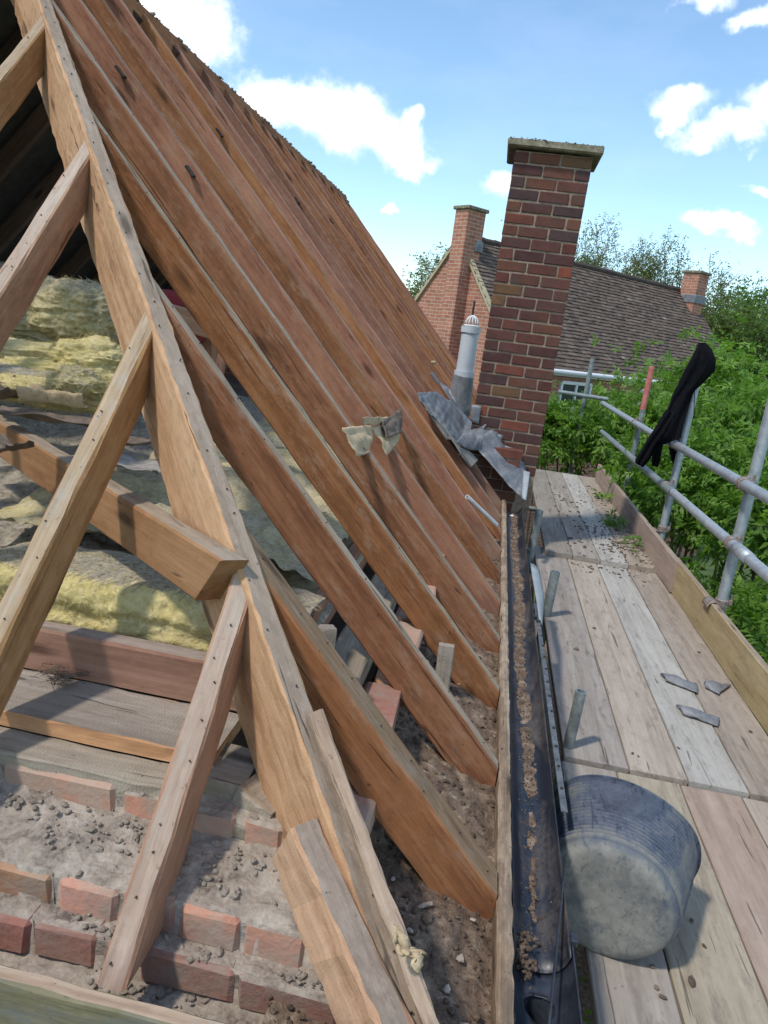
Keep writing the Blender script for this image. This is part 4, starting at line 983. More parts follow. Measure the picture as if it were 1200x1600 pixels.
# tubes
TR = .0295
def tube(name, p0, p1, label, mat='galv', r=TR, grp=None, cat='scaffold tube'):
    return tag(hollow_tube(name, p0, p1, r, M[mat], .005), label, cat, grp)
RXr = 1.44; PXr = 1.503
lowr = tube('guard_rail', (RXr, 1.6, -.915), (RXr, 5.75, -.915), 'lower guard rail crossing the two near posts', grp='guard rails')
lowf = tube('guard_rail', (RXr - .01, 5.75, -.915), (RXr - .02, 9.8, -.92), 'far lower guard rail half hidden in leaves', 'galv_green', grp='guard rails')
upr = tube('guard_rail', (RXr, 1.6, -.575), (RXr, 6.3, -.58), 'upper guard rail whose end meets the post under the black garment', grp='guard rails')
upf = tube('guard_rail', (RXr + .0, 6.32, -.60), (RXr - .02, 10.25, -.585), 'far upper guard rail behind the black garment', grp='guard rails')
pb_y, pa_y = PXr / .344, PXr / .248
pb = tube('scaffold_post', (PXr, pb_y, -5.2), (PXr, pb_y, .35), 'near upright scaffold post at the right picture edge', r=.031, grp='scaffold posts')
pa_top = at(1091, 592, y=pa_y).z
pa = tube('scaffold_post', (PXr, pa_y, -5.2), (PXr, pa_y, pa_top), 'upright scaffold post carrying the black garment', r=.030, grp='scaffold posts')
rp_ = at(1019, 572, x=1.50); 
pr = tube('scaffold_post', (1.5, rp_.y, -5.2), (1.5, rp_.y, at(1005, 640, y=rp_.y).z), 'far scaffold post with a red painted top', 'galv_green', r=.028, grp='scaffold posts')
hollow_tube('red_top', (1.5, rp_.y, at(1005, 640, y=rp_.y).z), (1.5, rp_.y, rp_.z), .0285, M['redpaint'], .005, 20, pr)
def coupler(parent, p, axis=(0, 1, 0), s=1.):
    p = Vector(p); ax = Vector(axis); vs, fs = [], []
    tube_into(vs, fs, [p - ax * .026 * s, p - ax * .022 * s, p + ax * .022 * s, p + ax * .026 * s], [.036 * s, .040 * s, .040 * s, .036 * s], 14)
    o = pyobj('coupler', vs, fs, M['coupler'], parent, False)
    rg = random.Random(int(p.y * 100)); bm = bmesh.new()
    for k in range(3): cbox(bm, p + Vector((rg.uniform(.0, .05), rg.uniform(-.03, .03), rg.uniform(-.05, .05))) * s, (.022 * s, .026 * s, .030 * s), .004)
    for k in range(2):
        g = bmesh.ops.create_cone(bm, cap_ends=True, segments=8, radius1=.008 * s, radius2=.008 * s, depth=.035 * s)
        bmesh.ops.translate(bm, vec=p + Vector((.03 + .02 * k, .01, -.04 + .08 * k)) * 1., verts=g['verts'])
    obj('bolt', bm, M['coupler'], o)
coupler(lowr, (RXr, pb_y - .10, -.915)); coupler(upr, (RXr, pb_y - .06, -.577)); coupler(lowr, (RXr, pa_y - .05, -.915)); coupler(upr, (RXr, pa_y + .02, -.58)); coupler(upf, (RXr, rp_.y - .1, -.592))
coupler(pb, (PXr, pb_y, -1.30), (0, 0, 1)); coupler(pa, (PXr, pa_y, -1.27), (0, 0, 1))
vs, fs = [], []
tube_into(vs, fs, [(RXr, pb_y - .42, -.915), (RXr, pb_y - .2, -.915)], [.035, .035], 20); pyobj('sleeve', vs, fs, M['galv'], lowr, True)
for k, (pby) in enumerate((pb_y, pa_y)):
    def clipf(u, v):
        a = math.pi * (u * 1.1 - .05); return Vector((1.425 - .034 * math.cos(a), pby + .05 - .11 * v - .07, BZ + .225 - .028 + .034 * math.sin(a)))
    sheet('toe_clip', clipf, 10, 3, M['coupler'], pb if k == 0 else pa, .004)
# stub tubes between gutter and boards
stubs = [((908, 1080), 2.72, .0215, 'front stub tube standing between gutter and boards, near the black tub'), ((868, 893), 4.18, .028, 'middle stub tube beside the flared bracket plate'), ((843, 797), 5.35, .03, 'far stub tube beside the gutter below the chimney')]
for (px, y, r_, lb) in stubs:
    p = at(*px, y=y); tube('stub_tube', (p.x - .02, p.y - .01, -2.4), (p.x, p.y, p.z), lb, 'galv_green', r_, 'stub tubes on the gutter side')
for k, y in enumerate((2.5, 4.55, 5.9, 7.6)):
    tube('transom_tube', (.36, y, -1.60), (1.62, y, -1.60), ['transom under the board joint by the tub', 'transom under the middle boards', 'transom under the far board joint', 'farthest transom under the walkway'][k], 'galv_green', .024, 'transom tubes')
tube('ledger_tube', (.44, -.5, -1.655), (.44, 9.5, -1.655), 'ledger tube in the dark gap beside the gutter', 'galv_green', .024)
# far scaffold pieces
a = at(926, 560, y=10.4); b = at(918, 616, y=10.4)
tube('scaffold_post', (a.x, 10.4, -5.2), (a.x, 10.4, a.z), 'farthest thin scaffold post before the brick house', 'galv_green', .03, 'scaffold posts')
tube('ledger_tube', at(872, 612, y=10.3), at(950, 624, y=10.3), 'short ledger tube crossing before the brick house', 'galv_green', .028)

# black garment over post A
gm = empty('black_garment', (PXr, pa_y, pa_top), 'black garment draped over the scaffold post top and hanging to the lower rail', 'garment')
def loft(name, secs, mat, parent, seg=40, wr=.018):
    vs, fs = [], []
    for i, (L_, Rr, dep) in enumerate(secs):
        c = (L_ + Rr) / 2; h = (Rr - L_) / 2
        for k in range(seg):
            a = 2 * math.pi * k / seg
            p = c + h * math.cos(a) + Vector((.1, 1, 0)) * (dep * math.sin(a))
            p += Vector((1, .4, .2)) * wr * FB(p.x * 9, p.y * 9, p.z * 6, 1, 3) + Vector((0, -1, 0)) * wr * math.sin(a * 5 + i * .5)
            vs.append(p)
    n = len(secs)
    for i in range(n - 1):
        for k in range(seg):
            k2 = (k + 1) % seg; fs.append((i * seg + k, i * seg + k2, (i + 1) * seg + k2, (i + 1) * seg + k))
    fs.append(tuple(range(seg))[::-1]); fs.append(tuple((n - 1) * seg + k for k in range(seg)))
    return pyobj(name, vs, fs, mat, parent, True)
G = lambda px, py, dy=0: at(px, py, y=pa_y - .05 + dy)
def gsecs(rows): return [(G(a, y, d), G(b, y2, d), dep) for (a, y, b, y2, dep, d) in rows]
loft('hood', gsecs([(1092, 536, 1104, 535, .01, 0), (1086, 546, 1112, 545, .06, 0), (1078, 562, 1117, 563, .09, 0), (1068, 582, 1114, 580, .085, 0), (1060, 600, 1098, 598, .07, 0), (1052, 618, 1084, 612, .055, 0), (1044, 636, 1076, 634, .05, -.02), (1035, 655, 1071, 658, .05, -.04), (1024, 676, 1064, 684, .045, -.05), (1019, 686, 1040, 694, .03, -.05)]), M['cloth'], gm)
loft('sleeve', gsecs([(1040, 640, 1060, 644, .03, -.06), (1024, 668, 1042, 676, .035, -.07), (1012, 690, 1026, 698, .03, -.07), (1000, 708, 1016, 716, .03, -.07), (994, 718, 1006, 726, .03, -.07), (993, 724, 1003, 730, .02, -.07)]), M['cloth'], gm)
loft('tail', gsecs([(1026, 672, 1046, 680, .03, -.02), (1022, 690, 1037, 695, .025, -.03), (1019, 710, 1031, 714, .02, -.03), (1018, 728, 1026, 730, .01, -.03)]), M['cloth'], gm)
loft('hem', gsecs([(1046, 676, 1062, 680, .03, .10), (1046, 700, 1062, 702, .03, .11), (1049, 720, 1060, 722, .02, .11), (1052, 726, 1057, 727, .01, .11)]), M['cloth'], gm)
vs, fs = [], []; tube_into(vs, fs, [G(1085, 600, -.02), G(1085, 625, -.03), G(1084, 655, -.03)], [.003] * 3, 6); pyobj('drawstring', vs, fs, M['cloth'], gm)

# black rubber tub on its side
def tub():
    B = Vector((.490, 1.69, -1.352)); Rm = Vector((.563, 1.965, -1.345)); ax = (Rm - B).normalized(); Hh = (Rm - B).length
    up = (Vector((0, 0, 1)) - ax * ax.z).normalized(); sd_ = ax.cross(up)
    t = empty('builders_tub', (B.x, B.y, BZN), 'dusty black rubber tub lying on its side beside the gutter', 'tub')
    seg = 96; vs, fs = [], []
    def ring(s, r, wob=0.):
        for k in range(seg):
            a = 2 * math.pi * k / seg
            sq = 1 - .10 * s * (math.sin(a) < 0) * abs(math.sin(a))           # squashed where it lies
            p = B + ax * (Hh * s) + sd_ * (r * 1.04 * math.cos(a)) + up * (r * sq * math.sin(a) * (1 - .06 * s))
            p += ax * wob * math.cos(2 * a + .6)
            p.z = max(p.z, BZN + .003)
            vs.append(p)
    prof = [(.012, .05), (.006, .10), (0, .125), (.004, .142), (.018, .156), (.04, .165)]
    n = 36
    for k in range(n):
        s = .06 + .91 * k / (n - 1); r = .166 + .036 * s + (.0062 if k % 2 else -.0012) * (1 if s > .10 else 0); prof.append((s, r))
    prof += [(.975, .213), (1., .213), (1., .199), (.9, .19), (.1, .155), (.06, .05)]
    for s, r in prof: ring(s, r, .02 * s)
    m_ = len(prof)
    for i in range(m_ - 1):
        for k in range(seg):
            k2 = (k + 1) % seg; fs.append((i * seg + k, (i + 1) * seg + k, (i + 1) * seg + k2, i * seg + k2))
    fs.append(tuple(range(seg))); fs.append(tuple((m_ - 1) * seg + k for k in reversed(range(seg))))
    mt, tt = newmat('dusty_black_rubber'); tc = nd(tt, 'ShaderNodeTexCoord').outputs['Object']
    n1 = noi(tt, tc, 7., 8., .65, .6); n2 = noi(tt, tc, 45., 5., .65); sc = noi(tt, vec(tt, tc, (60, 9, 30)), 1., 4., .6, 1.)
    attr = nd(tt, 'ShaderNodeAttribute', attribute_name='dust').outputs['Fac']
    f = mth(tt, 'ADD', attr, mth(tt, 'ADD', mth(tt, 'MULTIPLY', mth(tt, 'SUBTRACT', n1, .5), .9), mth(tt, 'MULTIPLY', mth(tt, 'SUBTRACT', n2, .5), .5)), clamp=True)
    f = mth(tt, 'SUBTRACT', f, mth(tt, 'MULTIPLY', nd(tt, 'ShaderNodeMapRange', {'Value': sc, 'From Min': .57, 'From Max': .68}).outputs[0], .3), clamp=True)
    mott = noi(tt, tc, 16., 7., .7)
    f = mth(tt, 'SUBTRACT', f, nd(tt, 'ShaderNodeMapRange', {'Value': mott, 'From Min': .5, 'From Max': .75, 'To Max': .35}).outputs[0], clamp=True)
    col = ramp(tt, f, [(0, (.018, .027, .048)), (.35, (.068, .086, .122)), (.62, (.14, .145, .142)), (.8, (.21, .205, .187)), (1, (.29, .28, .255))])
    fin(tt, col, .7, n2, .25, .003)
    body = pyobj('body', vs, fs, mt, t, True)
    dust = []
    for v in body.data.vertices:
        s = (v.co - B).dot(ax) / Hh; rr = ((v.co - B) - ax * (v.co - B).dot(ax)).length
        if s < .03: dd = .82
        else: dd = max(.16, .70 - 1.7 * s) + (.10 if s > .3 else 0)
        if rr > .168 + .036 * s and .1 < s < .96: dd += .26
        dust.append(dd)
    body.data.attributes.new('dust', 'FLOAT', 'POINT').data.foreach_set('value', dust)
    body.data.set_sharp_from_angle(angle=R(50))
    # rubber handle on the rim
    vs, fs = [], []
    for sgn in (1,):
        a0 = R(200)
        pts = []
        for k in range(13):
            a = R(-38 + 76 * k / 12); q = B + ax * (Hh * (.98 + .20 * math.cos(R(-90 + 180 * k / 12)) )) + (sd_ * math.cos(a - .9) + up * math.sin(a - .9)) * .212
            q.z = max(q.z, BZN + .014); pts.append(q)
        tube_into(vs, fs, pts, [.010] * 13, 10)
    pyobj('handle', vs, fs, mt, t, True)
tub()

# lead scraps and litter on the boards
def leadscrap(pts, label, seed, thick=.008):
    P = [at(*q, z=BZ + .006 + h) for q, h in pts]
    def fn(u, v):
        p = P[0].lerp(P[1], u).lerp(P[3].lerp(P[2], u), v)
        return p + Vector((0, 0, .02 * math.sin(v * math.pi) * (.7 + .4 * math.sin(u * 5)) + .006 * FB(u * 4, v * 3, seed, 1, 3)))
    tag(sheet('lead_scrap', fn, 14, 8, M['lead_scrap'], thick=thick), label, 'lead scrap', 'lead scraps on the boards')
leadscrap([((1031, 1054), 0), ((1088, 1070), 0), ((1090, 1084), 0), ((1040, 1064), 0)], 'folded lead scrap on the white board, larger of the upper pair', 1)
leadscrap([((1100, 1068), 0), ((1142, 1072), 0), ((1122, 1086), 0), ((1102, 1074), 0)], 'small lead scrap beside the toe board, right of the folded one', 2)
leadscrap([((1056, 1104), 0), ((1124, 1124), 0), ((1122, 1136), 0), ((1066, 1116), 0)], 'narrow rolled lead scrap, lowest on the white board', 3)
def dirt_pts(rg):
    y = 5.2 + 3.5 * rg.random(); x = rg.uniform(.75, 1.38)
    if rg.random() < .45: y = rg.gauss(6.1, .35); x = rg.gauss(1.2, .15)
    x = min(1.37, max(.6, x))
    return (x, y, (BZ + .038 if y > 5.5 else BZ) + .003)
crumbs('board_dirt', dirt_pts, 700, .004, .02, M['soil_crumb'], 51, .35)
tag(bpy.data.objects['board_dirt'], 'dirt and leaf bits scattered over the far boards', 'debris')
chips = [(928, 982), (988, 1178), (997, 1183), (1172, 1144), (1054, 1437), (1080, 1440), (1019, 1512), (1025, 1545), (1080, 1535), (1035, 1560), (900, 1015), (990, 945), (1092, 1020), (1060, 1170), (1100, 1480)]
vsx = [at(px, py, z=(BZ if py < 1190 else BZN)) for px, py in chips]
it = iter(vsx)
crumbs('bark_chips', lambda rg: next(it) + Vector((0, 0, .005)), len(chips), .008, .019, M['felt_brown'], 53, .5)
tag(bpy.data.objects['bark_chips'], 'dark bark chips scattered on the nearer boards', 'debris')
for k, (px, py, z) in enumerate(((928, 1553, -1.75), (800, 806, -1.10))):
    p = at(px, py, z=z); bm = bmesh.new(); bmesh.ops.create_icosphere(bm, subdivisions=2, radius=.014)
    for v in bm.verts: v.co = Vector((v.co.x, v.co.y * .8, v.co.z * .5)) + p
    if k == 0: tag(obj('fallen_leaf', bm, M['yellow_leaf'], None, True), 'small yellow leaf caught in the gap beside the gutter', 'leaf')
    else: tag(obj('mortar_lump', bm, M['white'], None, True), 'small white crumb on the gutter edge near the chimney', 'mortar lump')
# twigs on the boards by the toe-board overlap
vs, fs = [], []; rg = random.Random(15); c = at(985, 850, z=BZ + .045)
for k in range(16):
    p = c + Vector((rg.gauss(0, .10), rg.gauss(0, .12), rg.uniform(0, .03))); a = rg.uniform(-.6, .6); l = rg.uniform(.08, .2)
    tube_into(vs, fs, [p, p + Vector((math.cos(a) * l * .5, math.sin(a) * l, .02)), p + Vector((math.cos(a) * l, math.sin(a) * l * .6, 0))], [.004, .003, .002], 5)
tag(pyobj('twigs', vs, fs, M['bark']), 'dry twigs lying where the two toe boards overlap', 'twigs', kind='stuff')

# ================================================================ foliage
def leaf_mesh(name, centers, normals, sizes, seed, mat, parent, leaflets=7, tones=None, ratio=.36, droop=.25):
    """each centre carries a spray of leaflets; faces are folded lanceolate leaflets"""
    rg = np.random.default_rng(seed); n = len(centers)
    axes = rg.normal(size=(n, 3)); axes[:, 2] -= droop; axes = axes + normals * .9
    axes /= np.linalg.norm(axes, axis=1, keepdims=True)
    side = np.cross(axes, rg.normal(size=(n, 3)) * .5 + np.array([0, 0, 1.])); side /= np.linalg.norm(side, axis=1, keepdims=True)
    nrm = np.cross(side, axes)
    V, F, Tn = [], [], []
    for l in range(leaflets):
        if l == leaflets - 1: pos, ang = 1., 0.
        else: pos = .25 + .7 * (l // 2) / max(1, (leaflets // 2)); ang = (1 if l % 2 else -1) * R(58)
        base = centers + axes * (sizes * pos * 1.3)[:, None]
        jitter = rg.normal(size=(n, 3)) * .22
        d = axes * math.cos(ang) + side * math.sin(ang) + jitter; d /= np.linalg.norm(d, axis=1, keepdims=True)
        wv = np.cross(d, nrm); wv /= np.linalg.norm(wv, axis=1, keepdims=True)
        ln = (sizes * rg.uniform(.75, 1.15, n))[:, None]
        dr = np.array([0, 0, -1.]) * ln * .18
        p0 = base; p1 = base + d * ln * .45 + wv * ln * ratio * .5 + nrm * ln * .06; p2 = base + d * ln + dr; p3 = base + d * ln * .45 - wv * ln * ratio * .5 + nrm * ln * .06
        pm = base + d * ln * .5
        b = len(V) * n * 5
        V.append(np.stack([p0, p1, p2, p3, pm], 1).reshape(-1, 3))
        i0 = np.arange(n) * 5 + l * n * 5
        F.append(np.stack([np.stack([i0, i0 + 1, i0 + 4], 1), np.stack([i0 + 1, i0 + 2, i0 + 4], 1), np.stack([i0 + 2, i0 + 3, i0 + 4], 1), np.stack([i0 + 3, i0, i0 + 4], 1)], 1).reshape(-1, 3))
        Tn.append(np.repeat((tones if tones is not None else rg.random(n)) + rg.normal(size=n) * .1, 5))
    V = np.concatenate(V); F = np.concatenate(F); Tn = np.clip(np.concatenate(Tn), 0, 1)
    me = bpy.data.meshes.new(name); me.vertices.add(len(V)); me.vertices.foreach_set('co', V.astype(np.float32).ravel())
    me.loops.add(F.size); me.loops.foreach_set('vertex_index', F.astype(np.int32).ravel())
    me.polygons.add(len(F)); me.polygons.foreach_set('loop_start', np.arange(0, F.size, 3, dtype=np.int32))
    me.update(calc_edges=True); me.validate()
    a = me.attributes.new('tone', 'FLOAT', 'POINT'); a.data.foreach_set('value', Tn.astype(np.float32))
    return tag(link(name, me, mat, parent), kind='stuff')
def shrub(c, rad, n, size, seed, label, mat='leaf', stems=6, zfloor=None):
    rg = np.random.default_rng(seed); c = np.array(c); rad = np.array(rad)
    t = empty('shrub', (c[0], c[1], GZ), label, 'shrub', 'leafy shrubs beside the scaffold')
    nb = 26; bd = rg.normal(size=(nb, 3)); bd /= np.linalg.norm(bd, axis=1, keepdims=True); bd[:, 2] = np.abs(bd[:, 2]) * .9 - .25
    bc = c + bd * rad * rg.uniform(.45, .85, (nb, 1)); br = rg.uniform(.22, .42, nb) * rad.mean()
    k = rg.integers(0, nb, n); d = rg.normal(size=(n, 3)); d /= np.linalg.norm(d, axis=1, keepdims=True)
    P = bc[k] + d * (br[k] * rg.uniform(.5, 1.08, n))[:, None]
    core = c + rg.normal(size=(n // 3, 3)) * rad * .42
    nr = np.concatenate([d * .7 + (P - c) / rad * .3, (core - c) / rad])
    P = np.concatenate([P, core])
    tone = np.clip(.45 + .25 * np.repeat(1, len(P)) * rg.normal(size=len(P)) * .6 + np.concatenate([rg.normal(size=nb)[k] * .16, rg.normal(size=n // 3) * .1]) , 0, 1)
    leaf_mesh('foliage', P, nr, rg.uniform(.7, 1.25, len(P)) * size, seed, M[mat], t, tones=tone)
    vs, fs = [], []; r2 = random.Random(seed)
    for i in range(stems):
        e_ = Vector(bc[r2.randrange(nb)]); s0 = Vector((c[0] + r2.uniform(-.2, .2), c[1] + r2.uniform(-.2, .2), GZ)); mid = s0.lerp(e_, .55) + Vector((r2.uniform(-.15, .15), r2.uniform(-.15, .15), .2))
        tube_into(vs, fs, [s0, s0.lerp(mid, .5), mid, mid.lerp(e_, .6), e_], [.03, .026, .02, .013, .006], 7)
    pyobj('stem', vs, fs, M['bark'], t, True)
    return t
SH = [((2.75, 4.6, -1.75), (.85, 1.1, .95), 1500, .075, 'dark leafy shrub low beside the near scaffold post'),
      ((2.95, 6.6, -1.20), (.95, 1.2, 1.0), 1700, .078, 'bright green shrub between the two scaffold posts'),
      ((2.15, 8.1, -1.25), (.72, 1.0, .95), 1300, .075, 'shrub pressing against the rails behind the black garment'),
      ((3.2, 9.4, -.85), (1.0, 1.2, 1.05), 1600, .085, 'tall shrub rising behind the black garment'),
      ((1.12, 10.6, -1.15), (.75, .65, .72), 1200, .075, 'shrub closing the far end of the walkway beside the chimney'),
      ((2.1, 11.4, -.95), (.95, 1.0, .95), 1300, .085, 'shrub behind the red-topped post'),
      ((4.6, 8.0, -1.1), (1.2, 1.5, 1.1), 1500, .09, 'shrub at the right picture edge behind the near post'),
      ((4.8, 11.8, -.55), (1.4, 1.4, 1.15), 1500, .10, 'broad shrub in front of the far tiled roof end'),
      ((2.9, 2.6, -2.1), (.9, 1.2, 1.0), 1000, .075, 'shrub low at the right picture edge beside the toe board'),
      ((6.8, 10.5, -.9), (1.5, 1.8, 1.3), 1100, .10, 'shrub beyond the right picture edge'),
      ((2.2, 3.6, -2.35), (.6, 1.0, .75), 1100, .07, 'shrub deep below the near toe board'),
      ((2.0, 5.6, -2.1), (.5, 1.1, .8), 1100, .07, 'shrub low outside the toe board between the posts'),
      ((1.95, 9.9, -1.45), (.45, .8, .7), 800, .075, 'small shrub poking through the far rails'),
      ((3.6, 4.9, -1.6), (.9, 1.2, 1.0), 1200, .08, 'shrub behind the near scaffold post'),
      ((3.3, 12.6, -.35), (1.0, 1.0, .9), 1100, .09, 'shrub whose top covers the corner of the tiled roof')]
for k, (c, r_, n, s, lb) in enumerate(SH): shrub(c, r_, int(n * .85), s * 1.22, 200 + k, lb)
# leaves under the gutter gap and a sprig over the boards
shrub((.46, 2.2, -2.6), (.25, 1.2, .35), 350, .05, 300, 'ivy-like shrub below the gap beside the gutter', stems=3)
shrub((1.27, 6.75, -1.43), (.10, .16, .06), 26, .05, 301, 'small green sprig lying on the boards by the far toe board', stems=0)

# ================================================================ far house
HA = Vector((-1.2607, 16.628, 2.10)); HTH = .76387; HL = 9.07; HPT = 1.14334; HD = 2.45; HW = HD / HPT
house = empty('brick_house', (HA.x, HA.y, GZ), 'orange brick house with a lichened tiled roof and two chimneys behind', 'house')
hd = Vector((math.sin(HTH), math.cos(HTH), 0)); hg = Vector((math.cos(HTH), -math.sin(HTH), 0))
HM = Matrix.Identity(4)
for i in range(3): HM[i][0], HM[i][1], HM[i][2] = hd[i], -hg[i], (0, 0, 1)[i]
HM.translation = Vector((HA.x, HA.y, 0))          # local x along the ridge, local -y towards the front slope, z = height above the camera
def hobj(name, vs, fs, mat, parent=house, smooth=False): return pyobj(name, vs, fs, mat, parent, smooth, HM)
ez = 2.10 - HD
w_ = HW - .12
hobj('wall', [(0, -w_, GZ), (0, w_, GZ), (0, w_, ez + .1), (0, 0, 2.06), (0, -w_, ez + .1), (HL, -w_, GZ), (HL, w_, GZ), (HL, w_, ez + .1), (HL, 0, 2.06), (HL, -w_, ez + .1)],
     [(0, 4, 3, 2, 1), (5, 6, 7, 8, 9), (0, 5, 9, 4), (1, 2, 7, 6)], M['wall_far'])
rf = hobj('roof', [(-.03, 0, 2.07), (-.03, -HW, ez - .03), (HL + .03, -HW, ez - .03), (HL + .03, 0, 2.07), (-.03, HW, ez - .03), (HL + .03, HW, ez - .03)], [(0, 1, 2, 3), (0, 3, 5, 4)], M['tiles'])
vs, fs, tones = [], [], []; rg = random.Random(70)
ca, sa = 1 / math.hypot(1, HPT), HPT / math.hypot(1, HPT); SL = HW / ca
for side in (-1, 1):
    nr_ = 32
    for r_ in range(nr_):
        s1 = SL * (r_ + 1) / nr_ + .015; s0 = SL * r_ / nr_ - .05; nt_ = 56 if side < 0 else 56
        for k in range(nt_ + 1):
            x0 = -.05 + (HL + .1) * (k - (.5 if r_ % 2 else 0)) / nt_; x1 = x0 + (HL + .1) / nt_ - .008
            x0 = max(-.06, x0); x1 = min(HL + .06, x1)
            if x1 - x0 < .03: continue
            tones += [min(1, max(0, rg.gauss(.5, .15)))] * 6
            lift = rg.uniform(.010, .024); ds = rg.uniform(-.008, .008); sk = rg.uniform(-.004, .004)
            P = []
            for (x, s, h) in ((x0, s0, .012), (x1, s0, .012), (x1, s1 + ds + sk, .03 + lift), (x0, s1 + ds - sk, .03 + lift), (x1, s1 + ds + sk, .008), (x0, s1 + ds - sk, .008)):
                P.append((x, side * (s * ca + h * sa), 2.085 - s * sa + h * ca))
            b = len(vs); vs += P
            q = [(b, b + 1, b + 2, b + 3), (b + 3, b + 2, b + 4, b + 5), (b + 1, b + 4, b + 2), (b, b + 3, b + 5)]
            fs += q if side < 0 else [tuple(reversed(f)) for f in q]
tl = hobj('roof_tiles', vs, fs, M['tiles'], rf); tl['kind'] = 'stuff'
tl.data.attributes.new('tone', 'FLOAT', 'POINT').data.foreach_set('value', tones)
vs, fs = [], []
for k in range(27):
    x0 = HL * k / 27; tube_into(vs, fs, [(x0, 0, 2.10 + rg.uniform(-.012, .012)), (x0 + HL / 27 - .015, 0, 2.10 + rg.uniform(-.012, .012))], [.085, .085], 10)
o = hobj('ridge_tiles', vs, fs, M['tiles'], rf); o['kind'] = 'stuff'
for side in (-1, 1):
    a = Vector((-.06, 0, 2.10)); b = Vector((-.06, side * HW, ez)); nrm_ = Vector((0, side * sa, ca)); vs = []
    for p in (a, b):
        for dx in (0, .10):
            for h in (-.05, .035): vs.append(p + Vector((dx, 0, 0)) + nrm_ * h)
    hobj('verge', vs, [(0, 2, 6, 4), (1, 5, 7, 3), (0, 4, 5, 1), (2, 3, 7, 6), (0, 1, 3, 2), (4, 6, 7, 5)], M['gablestone'], rf)
# gutter and fascia
bm = bmesh.new(); cbox(bm, (HL / 2, -HW + .03, ez - .07), (HL, .05, .13), .006); obj('fascia', bm, M['white'], house, False, HM)
vs, fs = [], []; tube_into(vs, fs, [(0, -HW - .05, ez - .05), (HL, -HW - .05, ez - .05)], [.05, .05], 10); hobj('gutter', vs, fs, M['white'])
# window with frame, on the front wall under the eave
for xw, ww in ((2.15, 1.0), (5.2, 1.2), (7.6, 1.0)):
    bm = bmesh.new()
    zc, hh, yb = ez - .82, 1.1, -w_ - .02
    for (cx, cz, sx, sz) in ((0, hh / 2, ww, .07), (0, -hh / 2, ww, .07), (-ww / 2, 0, .07, hh), (ww / 2, 0, .07, hh), (0, 0, .06, hh)): cbox(bm, (xw + cx, yb, zc + cz), (sx, .06, sz), .005)
    fr = obj('window', bm, M['white'], house, False, HM)
    bm = bmesh.new(); cbox(bm, (xw, yb + .012, zc), (ww, .01, hh), 0); obj('pane', bm, M['glass'], fr, False, HM)
# slit vent in gable
bm = bmesh.new(); cbox(bm, (-.004, -.72, .62), (.02, .05, .34), 0); obj('slit_window', bm, M['felt_black'], house, False, HM)
# chimneys
def hchim(x0, x1, y0, y1, zb, zt, pot=True):
    bm = bmesh.new(); cbox(bm, ((x0 + x1) / 2, (y0 + y1) / 2, (zb + zt) / 2), (x1 - x0, y1 - y0, zt - zb), .01)
    c_ = obj('chimney', bm, M['wall_far'], house, False, HM)
    bm = bmesh.new(); cbox(bm, ((x0 + x1) / 2, (y0 + y1) / 2, zt + .035), (x1 - x0 + .09, y1 - y0 + .09, .07), .012); obj('cap', bm, M['concrete'], c_, False, HM)
    bm = bmesh.new(); xa = max(x0 - .02, .02); cbox(bm, ((xa + x1 + .03) / 2, (y0 + y1) / 2, 1.90), (x1 + .03 - xa, y1 - y0 + .06, .22), .01); obj('flashing', bm, M['lead'], c_, False, HM)
cr = ray(733, 325)   # front right arris
def solve_chim(px, py, s):
    r = ray(px, py); k = ((HA + hd * s).dot(hd)) / Vector(r).dot(hd); p = Vector(r * k) - HA
    return p.dot(hg), r[2] * k
qg, zt = solve_chim(733, 326, -.30); qg2, _ = solve_chim(713, 322, -.30)
hchim(-.30, .20, -qg, -qg2, GZ, zt)
qg, zt = solve_chim(1094, 427, HL - .62); qg2, _ = solve_chim(1069, 424, HL - .62)
hchim(HL - .62, HL - .12, -qg, -qg2, .8, zt)

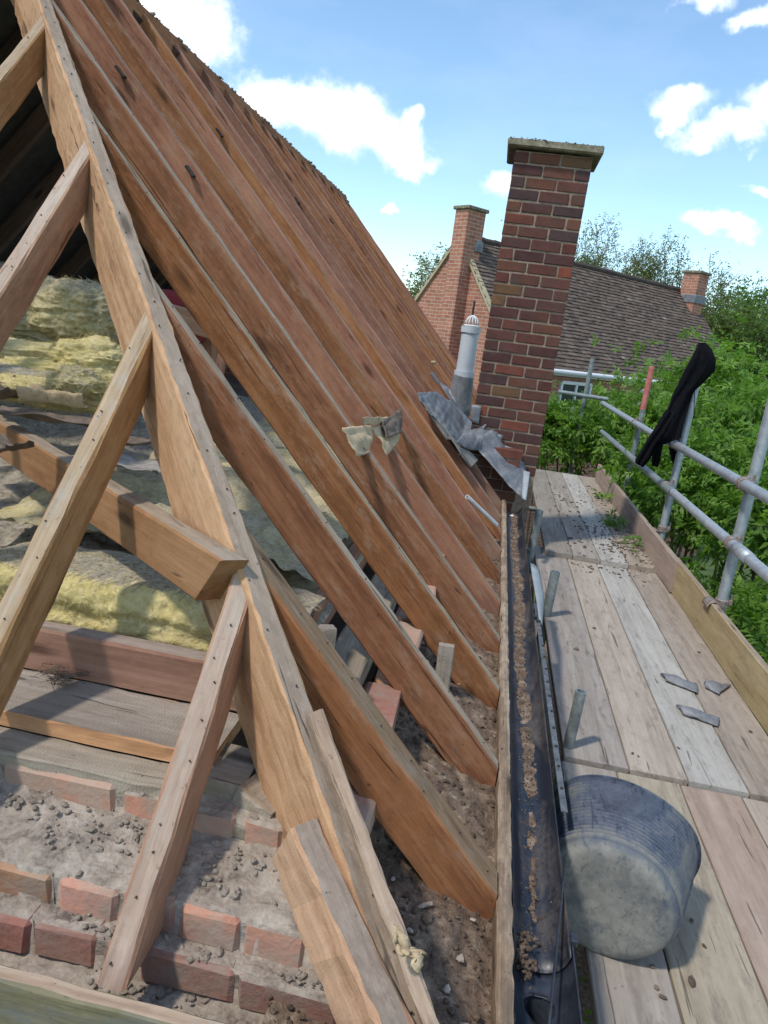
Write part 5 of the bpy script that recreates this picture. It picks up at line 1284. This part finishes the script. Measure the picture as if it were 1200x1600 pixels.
# ================================================================ trees
def tree(name, base, H, spread, seed, label, leafmat, nleaf, lsize, dense=False, levels=5, tr=.16, group='trees behind the brick house'):
    rg = random.Random(seed); t = empty(name, base, label, 'tree', group)
    vs, fs = [], []; tips = []
    def grow(p, d, L, r, lv):
        n = 4; pts = [p]; rads = [r]
        for i in range(n):
            d = (d + Vector((rg.gauss(0, .12), rg.gauss(0, .12), rg.gauss(.04, .08)))).normalized(); p = p + d * (L / n); pts.append(p); rads.append(r * (1 - .38 * (i + 1) / n))
            if lv >= 2: tips.append(p)
        tube_into(vs, fs, pts, [max(q_, .012) for q_ in rads], 7 if lv < 2 else 4, False)
        if lv < levels:
            k = 3 if lv else rg.choice((3, 4))
            for j in range(k + (lv == 0)):
                a = rg.uniform(0, 6.28) + j * 6.28 / k; tilt = rg.uniform(.35, .75) * (1. if lv else .7) * spread
                ref = Vector((1, 0, 0)) if abs(d.z) > .8 else Vector((0, 0, 1)); u = d.cross(ref).normalized(); v = d.cross(u)
                nd_ = (d * math.cos(tilt) + (u * math.cos(a) + v * math.sin(a)) * math.sin(tilt)).normalized()
                st = pts[-1] if j < k - 1 else pts[2 + rg.randrange(2)]
                grow(st, nd_, L * rg.uniform(.62, .82), rads[-1] * rg.uniform(.62, .8), lv + 1)
    grow(Vector(base), Vector((0, 0, 1)), H * .34, tr * (1.3 if not dense else 1.), 0)
    zmax = max(v.z for v in vs); k = H / max(.1, (zmax - base[2]))
    vs = [Vector(base) + (v - Vector(base)) * k for v in vs]; tips = [Vector(base) + (v - Vector(base)) * k for v in tips]
    pyobj('trunk', vs, fs, M['bark'], t, True)
    T = np.array([tuple(v) for v in tips]); r2 = np.random.default_rng(seed)
    zz = T[:, 2]; T = T[zz > np.quantile(zz, .08)]
    P = T[r2.integers(0, len(T), nleaf)] + r2.normal(size=(nleaf, 3)) * (lsize * (3.5 if dense else 2.2))
    cc = P.mean(0); nrm_ = (P - cc); nrm_ /= np.linalg.norm(nrm_, axis=1, keepdims=True)
    leaf_mesh('crown', P, nrm_, r2.uniform(.7, 1.3, nleaf) * lsize, seed, M[leafmat], t, leaflets=3, ratio=.6)
    return t
def tbase(px, Y): p = at(px, 500, y=Y); return (p.x, Y, GZ)
def theight(px, py, Y): return at(px, py, y=Y).z - GZ
TR_ = [(655, 372, 32, 1.0, 'leaf_tree', 9000, .11, 'airy spring tree behind the left gable'), (1000, 352, 40, .9, 'leaf_tree', 9000, .10, 'tall bare-topped spring tree above the ridge, just right of the near chimney'),
       (1065, 372, 41, .85, 'leaf_tree', 8000, .10, 'thin spring tree behind the far right chimney'), (930, 385, 38, .9, 'leaf_tree', 7000, .11, 'small green tree top over the ridge beside the near chimney'),
       (775, 366, 36, 1., 'leaf_dense', 2600, .13, 'green tree top between the two chimneys'), (1150, 442, 46, .8, 'leaf_dense', 5200, .16, 'rounded green tree right of the tiled roof'),
       (1215, 456, 40, .9, 'leaf_dense', 6500, .17, 'green tree at the right picture edge'), (1200, 500, 30, .7, 'leaf_dense', 5500, .14, 'nearer green tree beyond the roof end'),
       (1140, 490, 31, .55, 'leaf_brown', 3500, .13, 'brownish hedge tree beside the roof end'), (560, 420, 38, 1., 'leaf_tree', 2200, .13, 'spring tree hidden behind the rafters'), (1290, 420, 34, 1., 'leaf_dense', 3500, .15, 'green tree outside the right edge')]
for k, (px, py, Y, sp, lm_, n, ls_, lb) in enumerate(TR_):
    tree('tree', tbase(px, Y), theight(px, py, Y), sp, 400 + k, lb, lm_, n, ls_, lm_ != 'leaf_tree', 5 if lm_ == 'leaf_tree' else 4)
